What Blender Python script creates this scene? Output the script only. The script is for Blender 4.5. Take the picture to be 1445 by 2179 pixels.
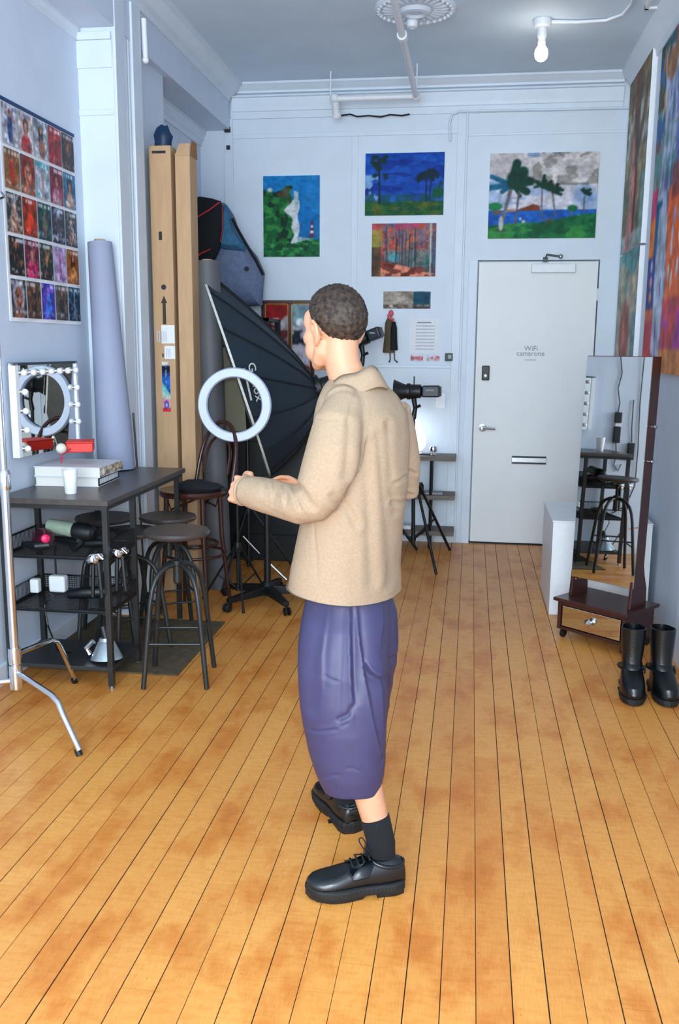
import bpy, math, random
import numpy as np
from mathutils import Vector, Matrix, noise as mnoise

for _o in list(bpy.data.objects):
    bpy.data.objects.remove(_o, do_unlink=True)
SC = bpy.context.scene
COL = SC.collection
random.seed(7)
rng = np.random.default_rng(7)

# ------------------------------------------------------------------ camera
FPX, CX, CY, H = 1940.7, 722.5, 1089.5, 1.6
YAW, PITCH, ROLL = 0.14090328, 0.18089312, 0.00766491
_f = np.array([-math.sin(YAW)*math.cos(PITCH), math.cos(YAW)*math.cos(PITCH), -math.sin(PITCH)])
_r = np.array([math.cos(YAW), math.sin(YAW), 0.0])
_u = np.cross(_r, _f)
CR = math.cos(ROLL)*_r + math.sin(ROLL)*_u
CU = -math.sin(ROLL)*_r + math.cos(ROLL)*_u
CF = _f
cam_d = bpy.data.cameras.new('camera')
cam_d.sensor_fit = 'VERTICAL'
cam_d.sensor_height = 36.0
cam_d.sensor_width = 24.0
cam_d.lens = FPX/2179.0*36.0
cam_d.clip_start = 0.05
cam = bpy.data.objects.new('camera', cam_d)
COL.objects.link(cam)
cam.matrix_world = Matrix(((CR[0], CU[0], -CF[0], 0), (CR[1], CU[1], -CF[1], 0), (CR[2], CU[2], -CF[2], H), (0, 0, 0, 1)))
SC.camera = cam

# ------------------------------------------------------------------ light
SC.view_settings.view_transform = 'Standard'
SC.view_settings.look = 'None'
SC.view_settings.gamma = 1.0
SC.view_settings.use_curve_mapping = False
SC.view_settings.exposure = 0.0
world = bpy.data.worlds.new('world')
SC.world = world
world.use_nodes = True
world.node_tree.nodes['Background'].inputs[0].default_value = (0.62, 0.76, 1.0, 1)
world.node_tree.nodes['Background'].inputs[1].default_value = 1.0

def area_light(name, loc, target, sx, sy, power, color):
    d = bpy.data.lights.new(name, 'AREA')
    d.shape = 'RECTANGLE'; d.size = sx; d.size_y = sy; d.energy = power; d.color = color
    o = bpy.data.objects.new(name, d); COL.objects.link(o)
    o.location = loc
    o.rotation_euler = (Vector(target)-Vector(loc)).to_track_quat('-Z', 'Y').to_euler()
    return o
# daylight through the shop window behind the photographer
area_light('window_daylight', (-0.5, -2.35, 1.95), (-0.5, 7.0, 1.75), 3.0, 2.7, 350, (0.77, 0.91, 1.0))
# the camera's own flash, just above and beside the lens
area_light('camera_flash', (0.03, -0.05, 1.70), (-0.45, 3.0, 1.15), 0.09, 0.06, 29, (1.0, 0.95, 0.88))

# ------------------------------------------------------------------ helpers
def ray(x, y):
    return CF + (x-CX)/FPX*CR - (y-CY)/FPX*CU
def at(x, y, Y):
    """point of the room seen at photo position x, y that stands at depth Y"""
    d = ray(x, y); t = Y/d[1]
    return np.array([0, 0, H]) + t*d
def atz(x, y, z=0.0):
    d = ray(x, y); t = (z-H)/d[2]
    return np.array([0, 0, H]) + t*d
def atx(x, y, X):
    d = ray(x, y); t = X/d[0]
    return np.array([0, 0, H]) + t*d
def lin(c):
    c = np.asarray(c, dtype=float)
    return np.where(c <= 0.04045, c/12.92, ((c+0.055)/1.055)**2.4)
def rgb(r, g, b):
    return tuple(lin(np.array([r, g, b])/255.0))
def nrm(v):
    v = np.asarray(v, dtype=float); return v/np.linalg.norm(v)

ORG = {}
def tag(o, label=None, cat=None, group=None, kind=None):
    if label: o['label'] = label
    if cat: o['category'] = cat
    if group: o['group'] = group
    if kind: o['kind'] = kind
    return o
def thing(name, label, cat, loc=(0, 0, 0), rz=0.0, group=None):
    o = bpy.data.objects.new(name, None); COL.objects.link(o)
    o.empty_display_size = 0.05
    o.location = tuple(float(c) for c in loc); o.rotation_euler = (0, 0, rz)
    tag(o, label, cat, group)
    ORG[o.name] = np.array(loc, dtype=float) if rz == 0 else np.zeros(3)
    return o
def frame_from(d, up=(0, 0, 1)):
    """columns: side, up, direction"""
    d = nrm(d); up = np.array(up, dtype=float)
    if abs(d @ up) > 0.98: up = np.array([0, 1.0, 0]) if abs(d[1]) < 0.9 else np.array([1.0, 0, 0])
    s = nrm(np.cross(up, d)); u = np.cross(d, s)
    return np.stack([s, u, d], 1)

class MB:
    def __init__(self): self.v = []; self.f = []; self.n = 0
    def add(self, V, F):
        V = np.asarray(V, dtype=float).reshape(-1, 3)
        self.v.append(V); n = self.n
        self.f += [tuple(int(i)+n for i in q) for q in F]
        self.n += len(V); return self
    def box(self, c, s, R=None, taper=1.0):
        sx, sy, sz = np.array(s)/2.0
        V = np.array([[a*sx*(taper if k > 0 else 1), b*sy*(taper if k > 0 else 1), k*sz] for k in (-1, 1) for b in (-1, 1) for a in (-1, 1)])
        if R is not None: V = V @ np.asarray(R).T
        return self.add(V+np.array(c), [(0, 2, 3, 1), (4, 5, 7, 6), (0, 1, 5, 4), (2, 6, 7, 3), (0, 4, 6, 2), (1, 3, 7, 5)])
    def mm(self, x0, x1, y0, y1, z0, z1):
        return self.box(((x0+x1)/2, (y0+y1)/2, (z0+z1)/2), (abs(x1-x0), abs(y1-y0), abs(z1-z0)))
    def loft(self, rings, cap=True, closed=False):
        rings = [np.asarray(r) for r in rings]; n = len(rings[0]); m = len(rings)
        V = np.concatenate(rings); F = []
        for i in range(m if closed else m-1):
            a = i*n; b = ((i+1) % m)*n
            for j in range(n):
                k = (j+1) % n
                F.append((a+j, a+k, b+k, b+j))
        if cap and not closed:
            F.append(tuple(range(n-1, -1, -1))); F.append(tuple(range((m-1)*n, m*n)))
        return self.add(V, F)
    def tube(self, pts, r, n=8, closed=False, cap=True, flat=1.0):
        P = [np.array(p, dtype=float) for p in pts]; m = len(P)
        if np.isscalar(r): r = [r]*m
        T = []
        for i in range(m):
            if closed: t = P[(i+1) % m]-P[i-1]
            else: t = P[min(i+1, m-1)]-P[max(i-1, 0)]
            T.append(nrm(t))
        s = frame_from(T[0])[:, 0]; rings = []
        for i in range(m):
            s = s-(s @ T[i])*T[i]; s = nrm(s); u = np.cross(T[i], s)
            a = np.arange(n)*2*math.pi/n
            rings.append(P[i]+r[i]*(np.outer(np.cos(a), s)+flat*np.outer(np.sin(a), u)))
        return self.loft(rings, cap, closed)
    def lathe(self, prof, c=(0, 0, 0), axis=(0, 0, 1), n=24, cap=True):
        M = frame_from(axis); a = np.arange(n)*2*math.pi/n; c = np.array(c, dtype=float)
        rings = [c+h*M[:, 2]+max(r, 1e-5)*(np.outer(np.cos(a), M[:, 0])+np.outer(np.sin(a), M[:, 1])) for r, h in prof]
        return self.loft(rings, cap)
    def ball(self, c, r, nu=20, nv=12, R=None):
        if np.isscalar(r): r = (r, r, r)
        V = [[0, 0, 1]]
        for i in range(1, nv):
            p = math.pi*i/nv
            for j in range(nu):
                q = 2*math.pi*j/nu
                V.append([math.sin(p)*math.cos(q), math.sin(p)*math.sin(q), math.cos(p)])
        V.append([0, 0, -1]); V = np.array(V)*np.array(r)
        if R is not None: V = V @ np.asarray(R).T
        F = [(0, 1+j, 1+(j+1) % nu) for j in range(nu)]
        for i in range(nv-2):
            a = 1+i*nu; b = a+nu
            F += [(a+j, b+j, b+(j+1) % nu, a+(j+1) % nu) for j in range(nu)]
        l = len(V)-1; a = 1+(nv-2)*nu
        F += [(l, a+(j+1) % nu, a+j) for j in range(nu)]
        return self.add(V+np.array(c), F)
    def prism(self, poly, vec):
        P = np.asarray(poly, dtype=float); n = len(P)
        V = np.concatenate([P, P+np.array(vec)])
        F = [tuple(range(n-1, -1, -1)), tuple(range(n, 2*n))]+[(i, (i+1) % n, n+(i+1) % n, n+i) for i in range(n)]
        return self.add(V, F)
    def verts(self): return np.concatenate(self.v)
    def mesh(self, name, off=np.zeros(3)):
        me = bpy.data.meshes.new(name)
        me.from_pydata((self.verts()-off).tolist(), [], self.f)
        me.validate(); me.update(); return me
    def build(self, name, mat, parent=None, smooth=False, bevel=0.0, seg=2, label=None):
        off = ORG.get(parent.name, np.zeros(3)) if parent else np.zeros(3)
        me = self.mesh(name, off)
        return link_mesh(name, me, mat, parent, smooth, bevel, seg, label)

def link_mesh(name, me, mat, parent=None, smooth=False, bevel=0.0, seg=2, label=None):
    if mat is not None: me.materials.append(mat)
    o = bpy.data.objects.new(name, me); COL.objects.link(o)
    if parent:
        o.parent = parent
        ORG[o.name] = ORG.get(parent.name, np.zeros(3))
    if smooth:
        me.polygons.foreach_set('use_smooth', [True]*len(me.polygons))
        if smooth != 'all':
            try: me.set_sharp_from_angle(angle=math.radians(38))
            except Exception: pass
    if bevel:
        b = o.modifiers.new('bevel', 'BEVEL'); b.width = bevel; b.segments = seg; b.limit_method = 'ANGLE'; b.angle_limit = math.radians(50)
    if label: o['label'] = label
    return o
def solo(o, label, cat, group=None): return tag(o, label, cat, group)
def struct(name, mb, mat, parent=None, bevel=0.0, smooth=False):
    o = mb.build(name, mat, parent, smooth, bevel)
    if parent is None: o['kind'] = 'structure'
    return o
def text_part(name, s, size, origin, xdir, ydir, mat, parent, depth=0.0004, label=None):
    cu = bpy.data.curves.new(name, 'FONT'); cu.body = s; cu.size = size; cu.extrude = depth
    cu.align_x = 'CENTER'; cu.align_y = 'CENTER'
    t = bpy.data.objects.new(name, cu); COL.objects.link(t)
    dg = bpy.context.evaluated_depsgraph_get()
    me = bpy.data.meshes.new_from_object(t.evaluated_get(dg))
    bpy.data.objects.remove(t, do_unlink=True)
    x = nrm(xdir); z = nrm(np.cross(x, ydir)); y = np.cross(z, x)
    off = ORG.get(parent.name, np.zeros(3)) if parent else np.zeros(3)
    M = np.stack([x, y, z], 1)
    co = np.empty(len(me.vertices)*3); me.vertices.foreach_get('co', co)
    co = co.reshape(-1, 3) @ M.T + np.array(origin)-off
    me.vertices.foreach_set('co', co.ravel()); me.update(); me.name = name
    me.materials.clear()
    return link_mesh(name, me, mat, parent, label=label)

# procedural print: a fine grid whose colour is computed, used for paintings and posters
def vnoise(u, v, seed=0):
    ui = np.floor(u).astype(int); vi = np.floor(v).astype(int); fu = u-ui; fv = v-vi
    def h(a, b):
        n = (a*374761393+b*668265263+seed*974634777) & 0x7fffffff
        n = ((n ^ (n >> 13))*1274126177) & 0x7fffffff
        return ((n ^ (n >> 16)) & 0xffff)/65535.0
    fu = fu*fu*(3-2*fu); fv = fv*fv*(3-2*fv)
    return (h(ui, vi)*(1-fu)+h(ui+1, vi)*fu)*(1-fv)+(h(ui, vi+1)*(1-fu)+h(ui+1, vi+1)*fu)*fv
def fbm(u, v, seed=0, o=3):
    s = 0; a = 0.5
    for k in range(o): s = s+a*vnoise(u*2**k, v*2**k, seed+k); a *= 0.5
    return s/(1-0.5**o)
class Paint:
    """colour canvas, u to the right, v upward, both 0..1"""
    def __init__(self, nu, nv, base):
        self.nu, self.nv = nu, nv
        self.U, self.V = np.meshgrid(np.linspace(0, 1, nu), np.linspace(0, 1, nv))
        self.c = np.ones((nv, nu, 3))*np.array(base)/255.0
    def put(self, mask, col, a=1.0):
        m = np.clip(mask, 0, 1).astype(float)[..., None]*a
        col = np.asarray(col, dtype=float)/255.0
        self.c = self.c*(1-m)+col*m; return self
    def ell(self, cu, cv, ru, rv, col, a=1.0, soft=0.25, ang=0.0):
        du = self.U-cu; dv = self.V-cv; ca, sa = math.cos(ang), math.sin(ang)
        d = np.sqrt(((du*ca+dv*sa)/ru)**2+((-du*sa+dv*ca)/rv)**2)
        return self.put(np.clip((1-d)/soft, 0, 1), col, a)
    def rect(self, u0, u1, v0, v1, col, a=1.0):
        return self.put((self.U > u0) & (self.U < u1) & (self.V > v0) & (self.V < v1), col, a)
    def line(self, pts, w, col, a=1.0, asp=1.0):
        for (a0, b0), (a1, b1) in zip(pts[:-1], pts[1:]):
            du, dv = (a1-a0), (b1-b0)*asp; L = du*du+dv*dv+1e-12
            t = np.clip(((self.U-a0)*du+(self.V-b0)*asp*dv)/L, 0, 1)
            d = np.hypot(self.U-a0-t*du, (self.V-b0)*asp-t*dv)
            self.put(np.clip((w-d)/(w*0.4)+0.5, 0, 1), col, a)
        return self
    def grain(self, amt, su, sv, seed):
        n = fbm(self.U*su, self.V*sv, seed)-0.5
        self.c = np.clip(self.c*(1+amt*n[..., None]), 0, 1); return self
    def build(self, name, o, du, dv, mat, parent, label=None, rough=0.55):
        o = np.array(o); du = np.array(du); dv = np.array(dv)
        off = ORG.get(parent.name, np.zeros(3)) if parent else np.zeros(3)
        V = o+self.U[..., None]*du+self.V[..., None]*dv-off
        V = V.reshape(-1, 3); n = self.nu
        i = (np.arange(self.nv-1)[:, None]*n+np.arange(n-1)[None, :]).ravel()
        F = np.stack([i, i+1, i+n+1, i+n], 1)
        me = bpy.data.meshes.new(name); me.from_pydata(V.tolist(), [], F.tolist()); me.update()
        cc = self.c; pad = np.pad(cc, ((1, 1), (1, 1), (0, 0)), 'edge')
        bl = sum(pad[a:a+self.nv, b:b+self.nu] for a in range(3) for b in range(3))/9.0
        n1 = fbm(self.U*self.nu/5.0, self.V*self.nv/4.0, 301)-0.5; n2 = fbm(self.U*self.nu/9.0, self.V*self.nv/14.0, 305)-0.5
        self.c = np.clip((0.35*cc+0.65*bl)*(1+rough*n1[..., None]+0.6*rough*n2[..., None]), 0, 1)
        ca = me.color_attributes.new('Col', 'FLOAT_COLOR', 'POINT')
        C = np.ones((len(V), 4)); C[:, :3] = lin(np.clip(self.c, 0, 1)).reshape(-1, 3)
        ca.data.foreach_set('color', C.ravel())
        return link_mesh(name, me, mat, parent, label=label)

# ------------------------------------------------------------------ materials
MATS = {}
def mat(name, col, rough=0.6, metal=0.0, var=0.08, scale=30.0, spec=0.5, bump=0.0, bscale=200.0, coat=0.0, emit=None, es=0.0, stretch=None, col2=None):
    m = bpy.data.materials.new(name); m.use_nodes = True; MATS[name] = m
    nt = m.node_tree; b = nt.nodes['Principled BSDF']; L = nt.links.new
    tc = nt.nodes.new('ShaderNodeTexCoord'); nz = nt.nodes.new('ShaderNodeTexNoise')
    nz.inputs['Scale'].default_value = scale; nz.inputs['Detail'].default_value = 4
    src = tc.outputs['Object']
    if stretch:
        mp = nt.nodes.new('ShaderNodeMapping'); mp.inputs['Scale'].default_value = stretch
        L(src, mp.inputs[0]); src = mp.outputs[0]
    L(src, nz.inputs['Vector'])
    r = nt.nodes.new('ShaderNodeValToRGB')
    c = np.array(col); c2 = np.array(col2) if col2 else np.clip(c*(1+var), 0, 1)
    c1 = c if col2 else c*(1-var)
    r.color_ramp.elements[0].position = 0.35; r.color_ramp.elements[1].position = 0.65
    r.color_ramp.elements[0].color = (*c1, 1); r.color_ramp.elements[1].color = (*c2, 1)
    L(nz.outputs['Fac'], r.inputs[0]); L(r.outputs[0], b.inputs['Base Color'])
    b.inputs['Roughness'].default_value = rough; b.inputs['Metallic'].default_value = metal
    b.inputs['Specular IOR Level'].default_value = spec
    if coat: b.inputs['Coat Weight'].default_value = coat
    if bump:
        n2 = nt.nodes.new('ShaderNodeTexNoise'); n2.inputs['Scale'].default_value = bscale; n2.inputs['Detail'].default_value = 3
        L(tc.outputs['Object'], n2.inputs['Vector'])
        bp = nt.nodes.new('ShaderNodeBump'); bp.inputs['Strength'].default_value = bump; bp.inputs['Distance'].default_value = 0.002
        L(n2.outputs['Fac'], bp.inputs['Height']); L(bp.outputs[0], b.inputs['Normal'])
    if emit:
        b.inputs['Emission Color'].default_value = (*emit, 1); b.inputs['Emission Strength'].default_value = es
    return m
def print_mat(name, rough=0.5):
    m = bpy.data.materials.new(name); m.use_nodes = True
    nt = m.node_tree; b = nt.nodes['Principled BSDF']
    a = nt.nodes.new('ShaderNodeVertexColor'); a.layer_name = 'Col'
    nt.links.new(a.outputs[0], b.inputs['Base Color']); b.inputs['Roughness'].default_value = rough
    b.inputs['Specular IOR Level'].default_value = 0.12
    return m
PRINT = print_mat('painted_print')
GLOSSY = print_mat('glossy_print', 0.35)
WALL = mat('wall_paint', rgb(208, 220, 236), 0.55, var=0.02, scale=6, bump=0.15, bscale=60)
WALLB = mat('back_wall_paint', rgb(214, 225, 236), 0.5, var=0.02, scale=6, bump=0.15, bscale=50)
CEIL = mat('ceiling_paint', rgb(212, 230, 244), 0.7, var=0.03, scale=3, bump=0.1, bscale=40)
TRIM = mat('trim_paint', rgb(216, 227, 238), 0.45, var=0.02, scale=8)
DOORM = mat('door_paint', rgb(231, 234, 234), 0.45, var=0.012, scale=5)
WHITE = mat('white_plastic', rgb(232, 236, 240), 0.4, var=0.02)
PAPERW = mat('white_paper', rgb(235, 238, 242), 0.8, var=0.02)
BLACK = mat('black_metal', rgb(16, 20, 23), 0.4, var=0.15, spec=0.4)
BLACKP = mat('black_plastic', rgb(10, 16, 20), 0.45, var=0.15)
BLACKF = mat('black_fabric', rgb(12, 18, 24), 0.85, var=0.15, bump=0.3, bscale=400)
GUN = mat('gunmetal', rgb(46, 48, 48), 0.38, metal=0.35, var=0.15, scale=12)
SEATW = mat('dark_seat_wood', rgb(62, 55, 52), 0.38, var=0.12, scale=9, stretch=(1, 6, 1))
TOPW = mat('dark_table_wood', rgb(72, 66, 62), 0.33, var=0.12, scale=8, stretch=(6, 1, 1))
CHROME = mat('chrome', rgb(225, 228, 232), 0.13, metal=1.0, var=0.02)
STEEL = mat('brushed_steel', rgb(180, 184, 188), 0.3, metal=0.9, var=0.05)
MIRROR = mat('mirror_glass', rgb(226, 228, 224), 0.015, metal=1.0, var=0.0)
MAHOG = mat('mahogany', rgb(62, 32, 28), 0.3, var=0.2, scale=8, stretch=(6, 6, 1))
BENT = mat('bentwood', rgb(58, 30, 24), 0.22, var=0.15, scale=10)
CARD = mat('cardboard', rgb(196, 160, 122), 0.85, var=0.06, scale=7, stretch=(4, 4, 0.6))
CARDD = mat('cardboard_inside', rgb(160, 115, 78), 0.9, var=0.06)
GREYR = mat('grey_paper_roll', rgb(150, 158, 182), 0.7, var=0.03, scale=5)
DARKR = mat('charcoal_paper_roll', rgb(86, 88, 92), 0.6, var=0.05, scale=5)
RED = mat('red_lacquer', rgb(225, 38, 22), 0.45, var=0.05)
CREAM = mat('cream_board', rgb(196, 194, 168), 0.7, var=0.05, scale=4)
RUG = mat('dark_rug', rgb(82, 70, 50), 0.95, var=0.25, scale=25, bump=0.5, bscale=300)
INK = mat('black_ink', rgb(36, 36, 40), 0.7, var=0.05)
GREYINK = mat('grey_ink', rgb(140, 142, 150), 0.7, var=0.05)

def wood_floor():
    m = bpy.data.materials.new('maple_floor'); m.use_nodes = True
    nt = m.node_tree; b = nt.nodes['Principled BSDF']; L = nt.links.new; N = nt.nodes.new
    geo = N('ShaderNodeNewGeometry'); oi = N('ShaderNodeObjectInfo')
    comb = N('ShaderNodeVectorMath'); comb.operation = 'ADD'
    sc = N('ShaderNodeVectorMath'); sc.operation = 'SCALE'; sc.inputs[3].default_value = 37.0
    cx = N('ShaderNodeCombineXYZ'); L(oi.outputs['Random'], cx.inputs[0]); L(oi.outputs['Random'], cx.inputs[1]); L(cx.outputs[0], sc.inputs[0])
    L(geo.outputs['Position'], comb.inputs[0]); L(sc.outputs[0], comb.inputs[1])
    def noise(scale, stretch, detail=4, src=comb.outputs[0], rough=0.55):
        mp = N('ShaderNodeMapping'); mp.inputs['Scale'].default_value = stretch; L(src, mp.inputs[0])
        n = N('ShaderNodeTexNoise'); n.inputs['Scale'].default_value = scale; n.inputs['Detail'].default_value = detail; n.inputs['Roughness'].default_value = rough
        L(mp.outputs[0], n.inputs['Vector']); return n.outputs['Fac']
    def ramp(fac, stops):
        r = N('ShaderNodeValToRGB'); L(fac, r.inputs[0]); e = r.color_ramp.elements
        while len(e) < len(stops): e.new(0.5)
        for k, (p, c) in enumerate(stops): e[k].position = p; e[k].color = (*c, 1)
        return r.outputs[0]
    def mix(a, bb, fac, mode='MIX'):
        x = N('ShaderNodeMix'); x.data_type = 'RGBA'; x.blend_type = mode
        if isinstance(fac, float): x.inputs[0].default_value = fac
        else: L(fac, x.inputs[0])
        L(a, x.inputs[6]); L(bb, x.inputs[7]); return x.outputs[2]
    base = ramp(oi.outputs['Random'], [(0.0, rgb(219, 149, 72)), (0.3, rgb(226, 158, 79)), (0.6, rgb(222, 153, 76)), (0.9, rgb(230, 164, 84)), (1.0, rgb(212, 138, 64))])
    grain = ramp(noise(60, (6, 0.35, 1), 5), [(0.3, (0.72, 0.62, 0.52)), (0.62, (1, 1, 1))])
    c = mix(base, grain, 0.42, 'MULTIPLY')
    blot = ramp(noise(5.5, (1, 0.55, 1), 5, geo.outputs['Position'], 0.62), [(0.48, (1, 1, 1)), (0.62, (0.82, 0.58, 0.36)), (0.76, (0.58, 0.32, 0.16))])
    c = mix(c, blot, 0.75, 'MULTIPLY')
    cross = ramp(noise(22, (0.7, 2.6, 1), 4), [(0.45, (1, 1, 1)), (0.72, (0.88, 0.70, 0.5))])
    c = mix(c, cross, 0.6, 'MULTIPLY')
    spk = ramp(noise(120, (1, 0.8, 1), 2, geo.outputs['Position']), [(0.24, (0.3, 0.2, 0.15)), (0.29, (1, 1, 1))])
    c = mix(c, spk, 0.7, 'MULTIPLY')
    L(c, b.inputs['Base Color'])
    rr = N('ShaderNodeMapRange'); L(noise(14, (1, 0.5, 1), 3, geo.outputs['Position']), rr.inputs[0]); rr.inputs[3].default_value = 0.30; rr.inputs[4].default_value = 0.48
    L(rr.outputs[0], b.inputs['Roughness']); b.inputs['Specular IOR Level'].default_value = 0.45
    bp = N('ShaderNodeBump'); bp.inputs['Strength'].default_value = 0.12; bp.inputs['Distance'].default_value = 0.001
    L(noise(40, (5, 0.4, 1), 4), bp.inputs['Height']); L(bp.outputs[0], b.inputs['Normal'])
    return m
FLOORM = wood_floor()
GAP = mat('floor_gap_dirt', rgb(34, 20, 12), 0.95, var=0.3, scale=40)

# ================================================================== SETTING
XL, XR, YB, ZC = -2.162, 1.12, 7.447, 3.6
YF = -2.5
fl = struct('floor', MB().mm(-2.3, 1.2, YF-0.1, YB+0.06, -0.08, -0.0022), GAP)
# planks: rows along the room, butt joints where the photograph shows them
PW = 0.0888; X0 = 0.0626
joints = {}
for (px, py) in [(978, 2088), (1115, 1988), (1368, 1928), (1360, 2149), (1218, 1822), (378, 1826), (292, 2105), (472, 1879), (26, 1884), (1023, 1431), (890, 1772), (830, 1622), (640, 1640), (1075, 1241), (1170, 1395), (330, 1735), (560, 1637), (1085, 1358), (240, 1560), (505, 1560)]:
    p = atz(px, py); joints.setdefault(int(math.floor((p[0]-X0)/PW)), []).append(p[1])
pm = bpy.data.meshes.new('plank')
_b = MB().box((0, 0, -0.0011), (1, 1, 0.0022)); pm = _b.mesh('plank'); pm.materials.append(FLOORM)
k0 = int(math.floor((XL-0.04-X0)/PW)); k1 = int(math.ceil((XR+0.02-X0)/PW))
for k in range(k0, k1):
    xa = X0+k*PW; xb = xa+PW
    js = sorted(joints.get(k, []))
    y = YF; cuts = [YF]; r = random.Random(k*13+5)
    known = list(js)
    y = YF+r.uniform(0.5, 1.9)
    while y < YB-0.35:
        if all(abs(y-j) > 0.75 for j in known): cuts.append(y)
        y += r.uniform(1.2, 2.6)
    cuts = sorted(cuts+known)+[YB-0.002]
    g = r.choice([0.0018, 0.0026, 0.0036, 0.0046])
    for a, bb in zip(cuts[:-1], cuts[1:]):
        o = bpy.data.objects.new('plank', pm); COL.objects.link(o); o.parent = fl
        o.location = ((xa+xb)/2, (a+bb)/2, r.uniform(-0.0003, 0.0003))
        o.scale = (PW-g, bb-a-0.0018, 1)

struct('ceiling', MB().mm(-2.4, 1.3, YF-0.1, YB+0.1, ZC, ZC+0.06), CEIL)
wb = MB()
DX0, DX1, DZ = 0.022, 0.951, 2.262
wb.mm(-2.4, DX0, YB, YB+0.09, 0, ZC); wb.mm(DX1, 1.3, YB, YB+0.09, 0, ZC); wb.mm(DX0, DX1, YB, YB+0.09, DZ, ZC); wb.mm(-2.4, 1.3, YB+0.085, YB+0.12, 0, ZC)
struct('wall_back', wb, WALLB)
wl = MB()
wl.mm(-2.4, XL, YF, 5.03, 0, ZC); wl.mm(-2.4, -2.2, 5.0, YB+0.05, 0, ZC); wl.mm(-2.4, -1.995, 5.41, 5.95, 0, 3.266)
struct('wall_left', wl, WALL)
struct('wall_right', MB().mm(XR, 1.3, YF, YB+0.05, 0, ZC), WALL)
wf = MB(); wf.mm(-2.4, -2.05, YF-0.1, YF, 0, ZC); wf.mm(1.02, 1.3, YF-0.1, YF, 0, ZC); wf.mm(-2.05, 1.02, YF-0.1, YF, 0, 0.55); wf.mm(-2.05, 1.02, YF-0.1, YF, 3.35, ZC)
struct('wall_front', wf, WALL)
wn = MB()
for x in (-2.03, -0.52, 1.0): wn.mm(x-0.03, x+0.03, YF-0.07, YF-0.02, 0.55, 3.35)
for z in (0.58, 2.6, 3.32): wn.mm(-2.05, 1.02, YF-0.07, YF-0.02, z-0.03, z+0.03)
struct('window_1', wn, TRIM)

# crown mouldings: profile (distance from wall, height)
CRP = [(0, 3.345), (0.018, 3.345), (0.018, 3.395), (0.026, 3.40), (0.03, 3.425), (0.034, 3.495), (0.052, 3.50), (0.052, 3.508), (0.006, 3.510), (0.006, 3.524), (0.034, 3.530), (0.036, 3.545), (0.055, 3.56), (0.075, 3.578), (0.085, 3.585), (0.085, 3.6), (0, 3.6)]
def crown_back(name, x0, x1):
    struct(name, MB().prism([(x0, YB-d, z) for d, z in CRP], (x1-x0, 0, 0)), TRIM)
crown_back('trim_1', -1.93, 1.05)
struct('trim_2', MB().mm(-2.4, -1.95, YF, YB, 3.266, ZC-0.001), WALL)           # beam over the bays
CL = [(0, 3.47), (0.015, 3.47), (0.02, 3.50), (0.05, 3.515), (0.075, 3.54), (0.095, 3.57), (0.12, 3.58), (0.12, 3.6), (0, 3.6)]
struct('trim_3', MB().prism([(-1.95+d, YF, z-0.001) for d, z in CL], (0, YB-0.06-YF, 0)), TRIM)
CRR = [(0, 3.44), (0.012, 3.44), (0.02, 3.48), (0.06, 3.53), (0.1, 3.585), (0.1, 3.6), (0, 3.6)]
struct('trim_4', MB().prism([(XR-d, YF, z-0.001) for d, z in CRR], (0, YB-0.06-YF, 0)), TRIM)
# pilaster between the two bays
c = MB(); c.mm(-2.24, -1.962, 5.03, 5.41, 0, 3.266)
c.mm(-1.962, -1.945, 5.03, 5.17, 0, 3.60); c.mm(-1.962, -1.938, 5.27, 5.41, 0, 3.60); c.mm(-1.962, -1.951, 5.19, 5.215, 0, 3.266); c.mm(-1.962, -1.951, 5.235, 5.255, 0, 3.266)
c.mm(-2.18, -1.965, 5.02, 5.03, 3.06, 3.2); c.mm(-2.18, -1.965, 5.01, 5.03, 3.2, 3.24); c.mm(-2.18, -1.965, 5.022, 5.03, 2.82, 2.85)
struct('trim_5', c, TRIM, bevel=0.004)
struct('trim_6', MB().prism([(-2.2+d, 5.95, z) for d, z in [(0, 3.15), (0.012, 3.15), (0.016, 3.18), (0.03, 3.195), (0.034, 3.22), (0.05, 3.24), (0.05, 3.266), (0, 3.266)]], (0, YB-5.95, 0)), TRIM)
struct('trim_7', MB().prism([(XL+d, YF, z) for d, z in [(0, 3.2), (0.008, 3.2), (0.012, 3.23), (0.024, 3.25), (0.024, 3.266), (0, 3.266)]], (0, 5.02-YF, 0)), TRIM)
# back wall panelling: posts, rails and the door casing
p = MB()
p.mm(-2.0, -1.93, YB-0.02, YB, 0, 3.345)
p.mm(-0.98, -0.93, YB-0.008, YB, 1.44, 3.2); p.mm(-0.165, -0.10, YB-0.012, YB, 0, 3.345); p.mm(-0.10, -0.085, YB-0.02, YB, 0, 3.345); p.mm(-0.045, DX0, YB-0.014, YB, 0, DZ)
p.mm(-0.93, -0.165, YB-0.015, YB, 1.425, 1.45); p.mm(-1.93, -0.10, YB-0.01, YB, 3.20, 3.235)
p.mm(-0.085, 1.12, YB-0.008, YB, 3.18, 3.2)
struct('trim_8', p, TRIM, bevel=0.003)
struct('trim_9', MB().mm(1.088, XR, 3.6, 4.735, 0, 3.44), TRIM, bevel=0.004)
struct('baseboard_back', MB().mm(-1.93, -0.17, YB-0.016, YB, 0, 0.14), TRIM, bevel=0.004)
struct('baseboard_left', MB().mm(XL, XL+0.014, YF, 5.02, 0, 0.10), TRIM, bevel=0.004)

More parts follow.
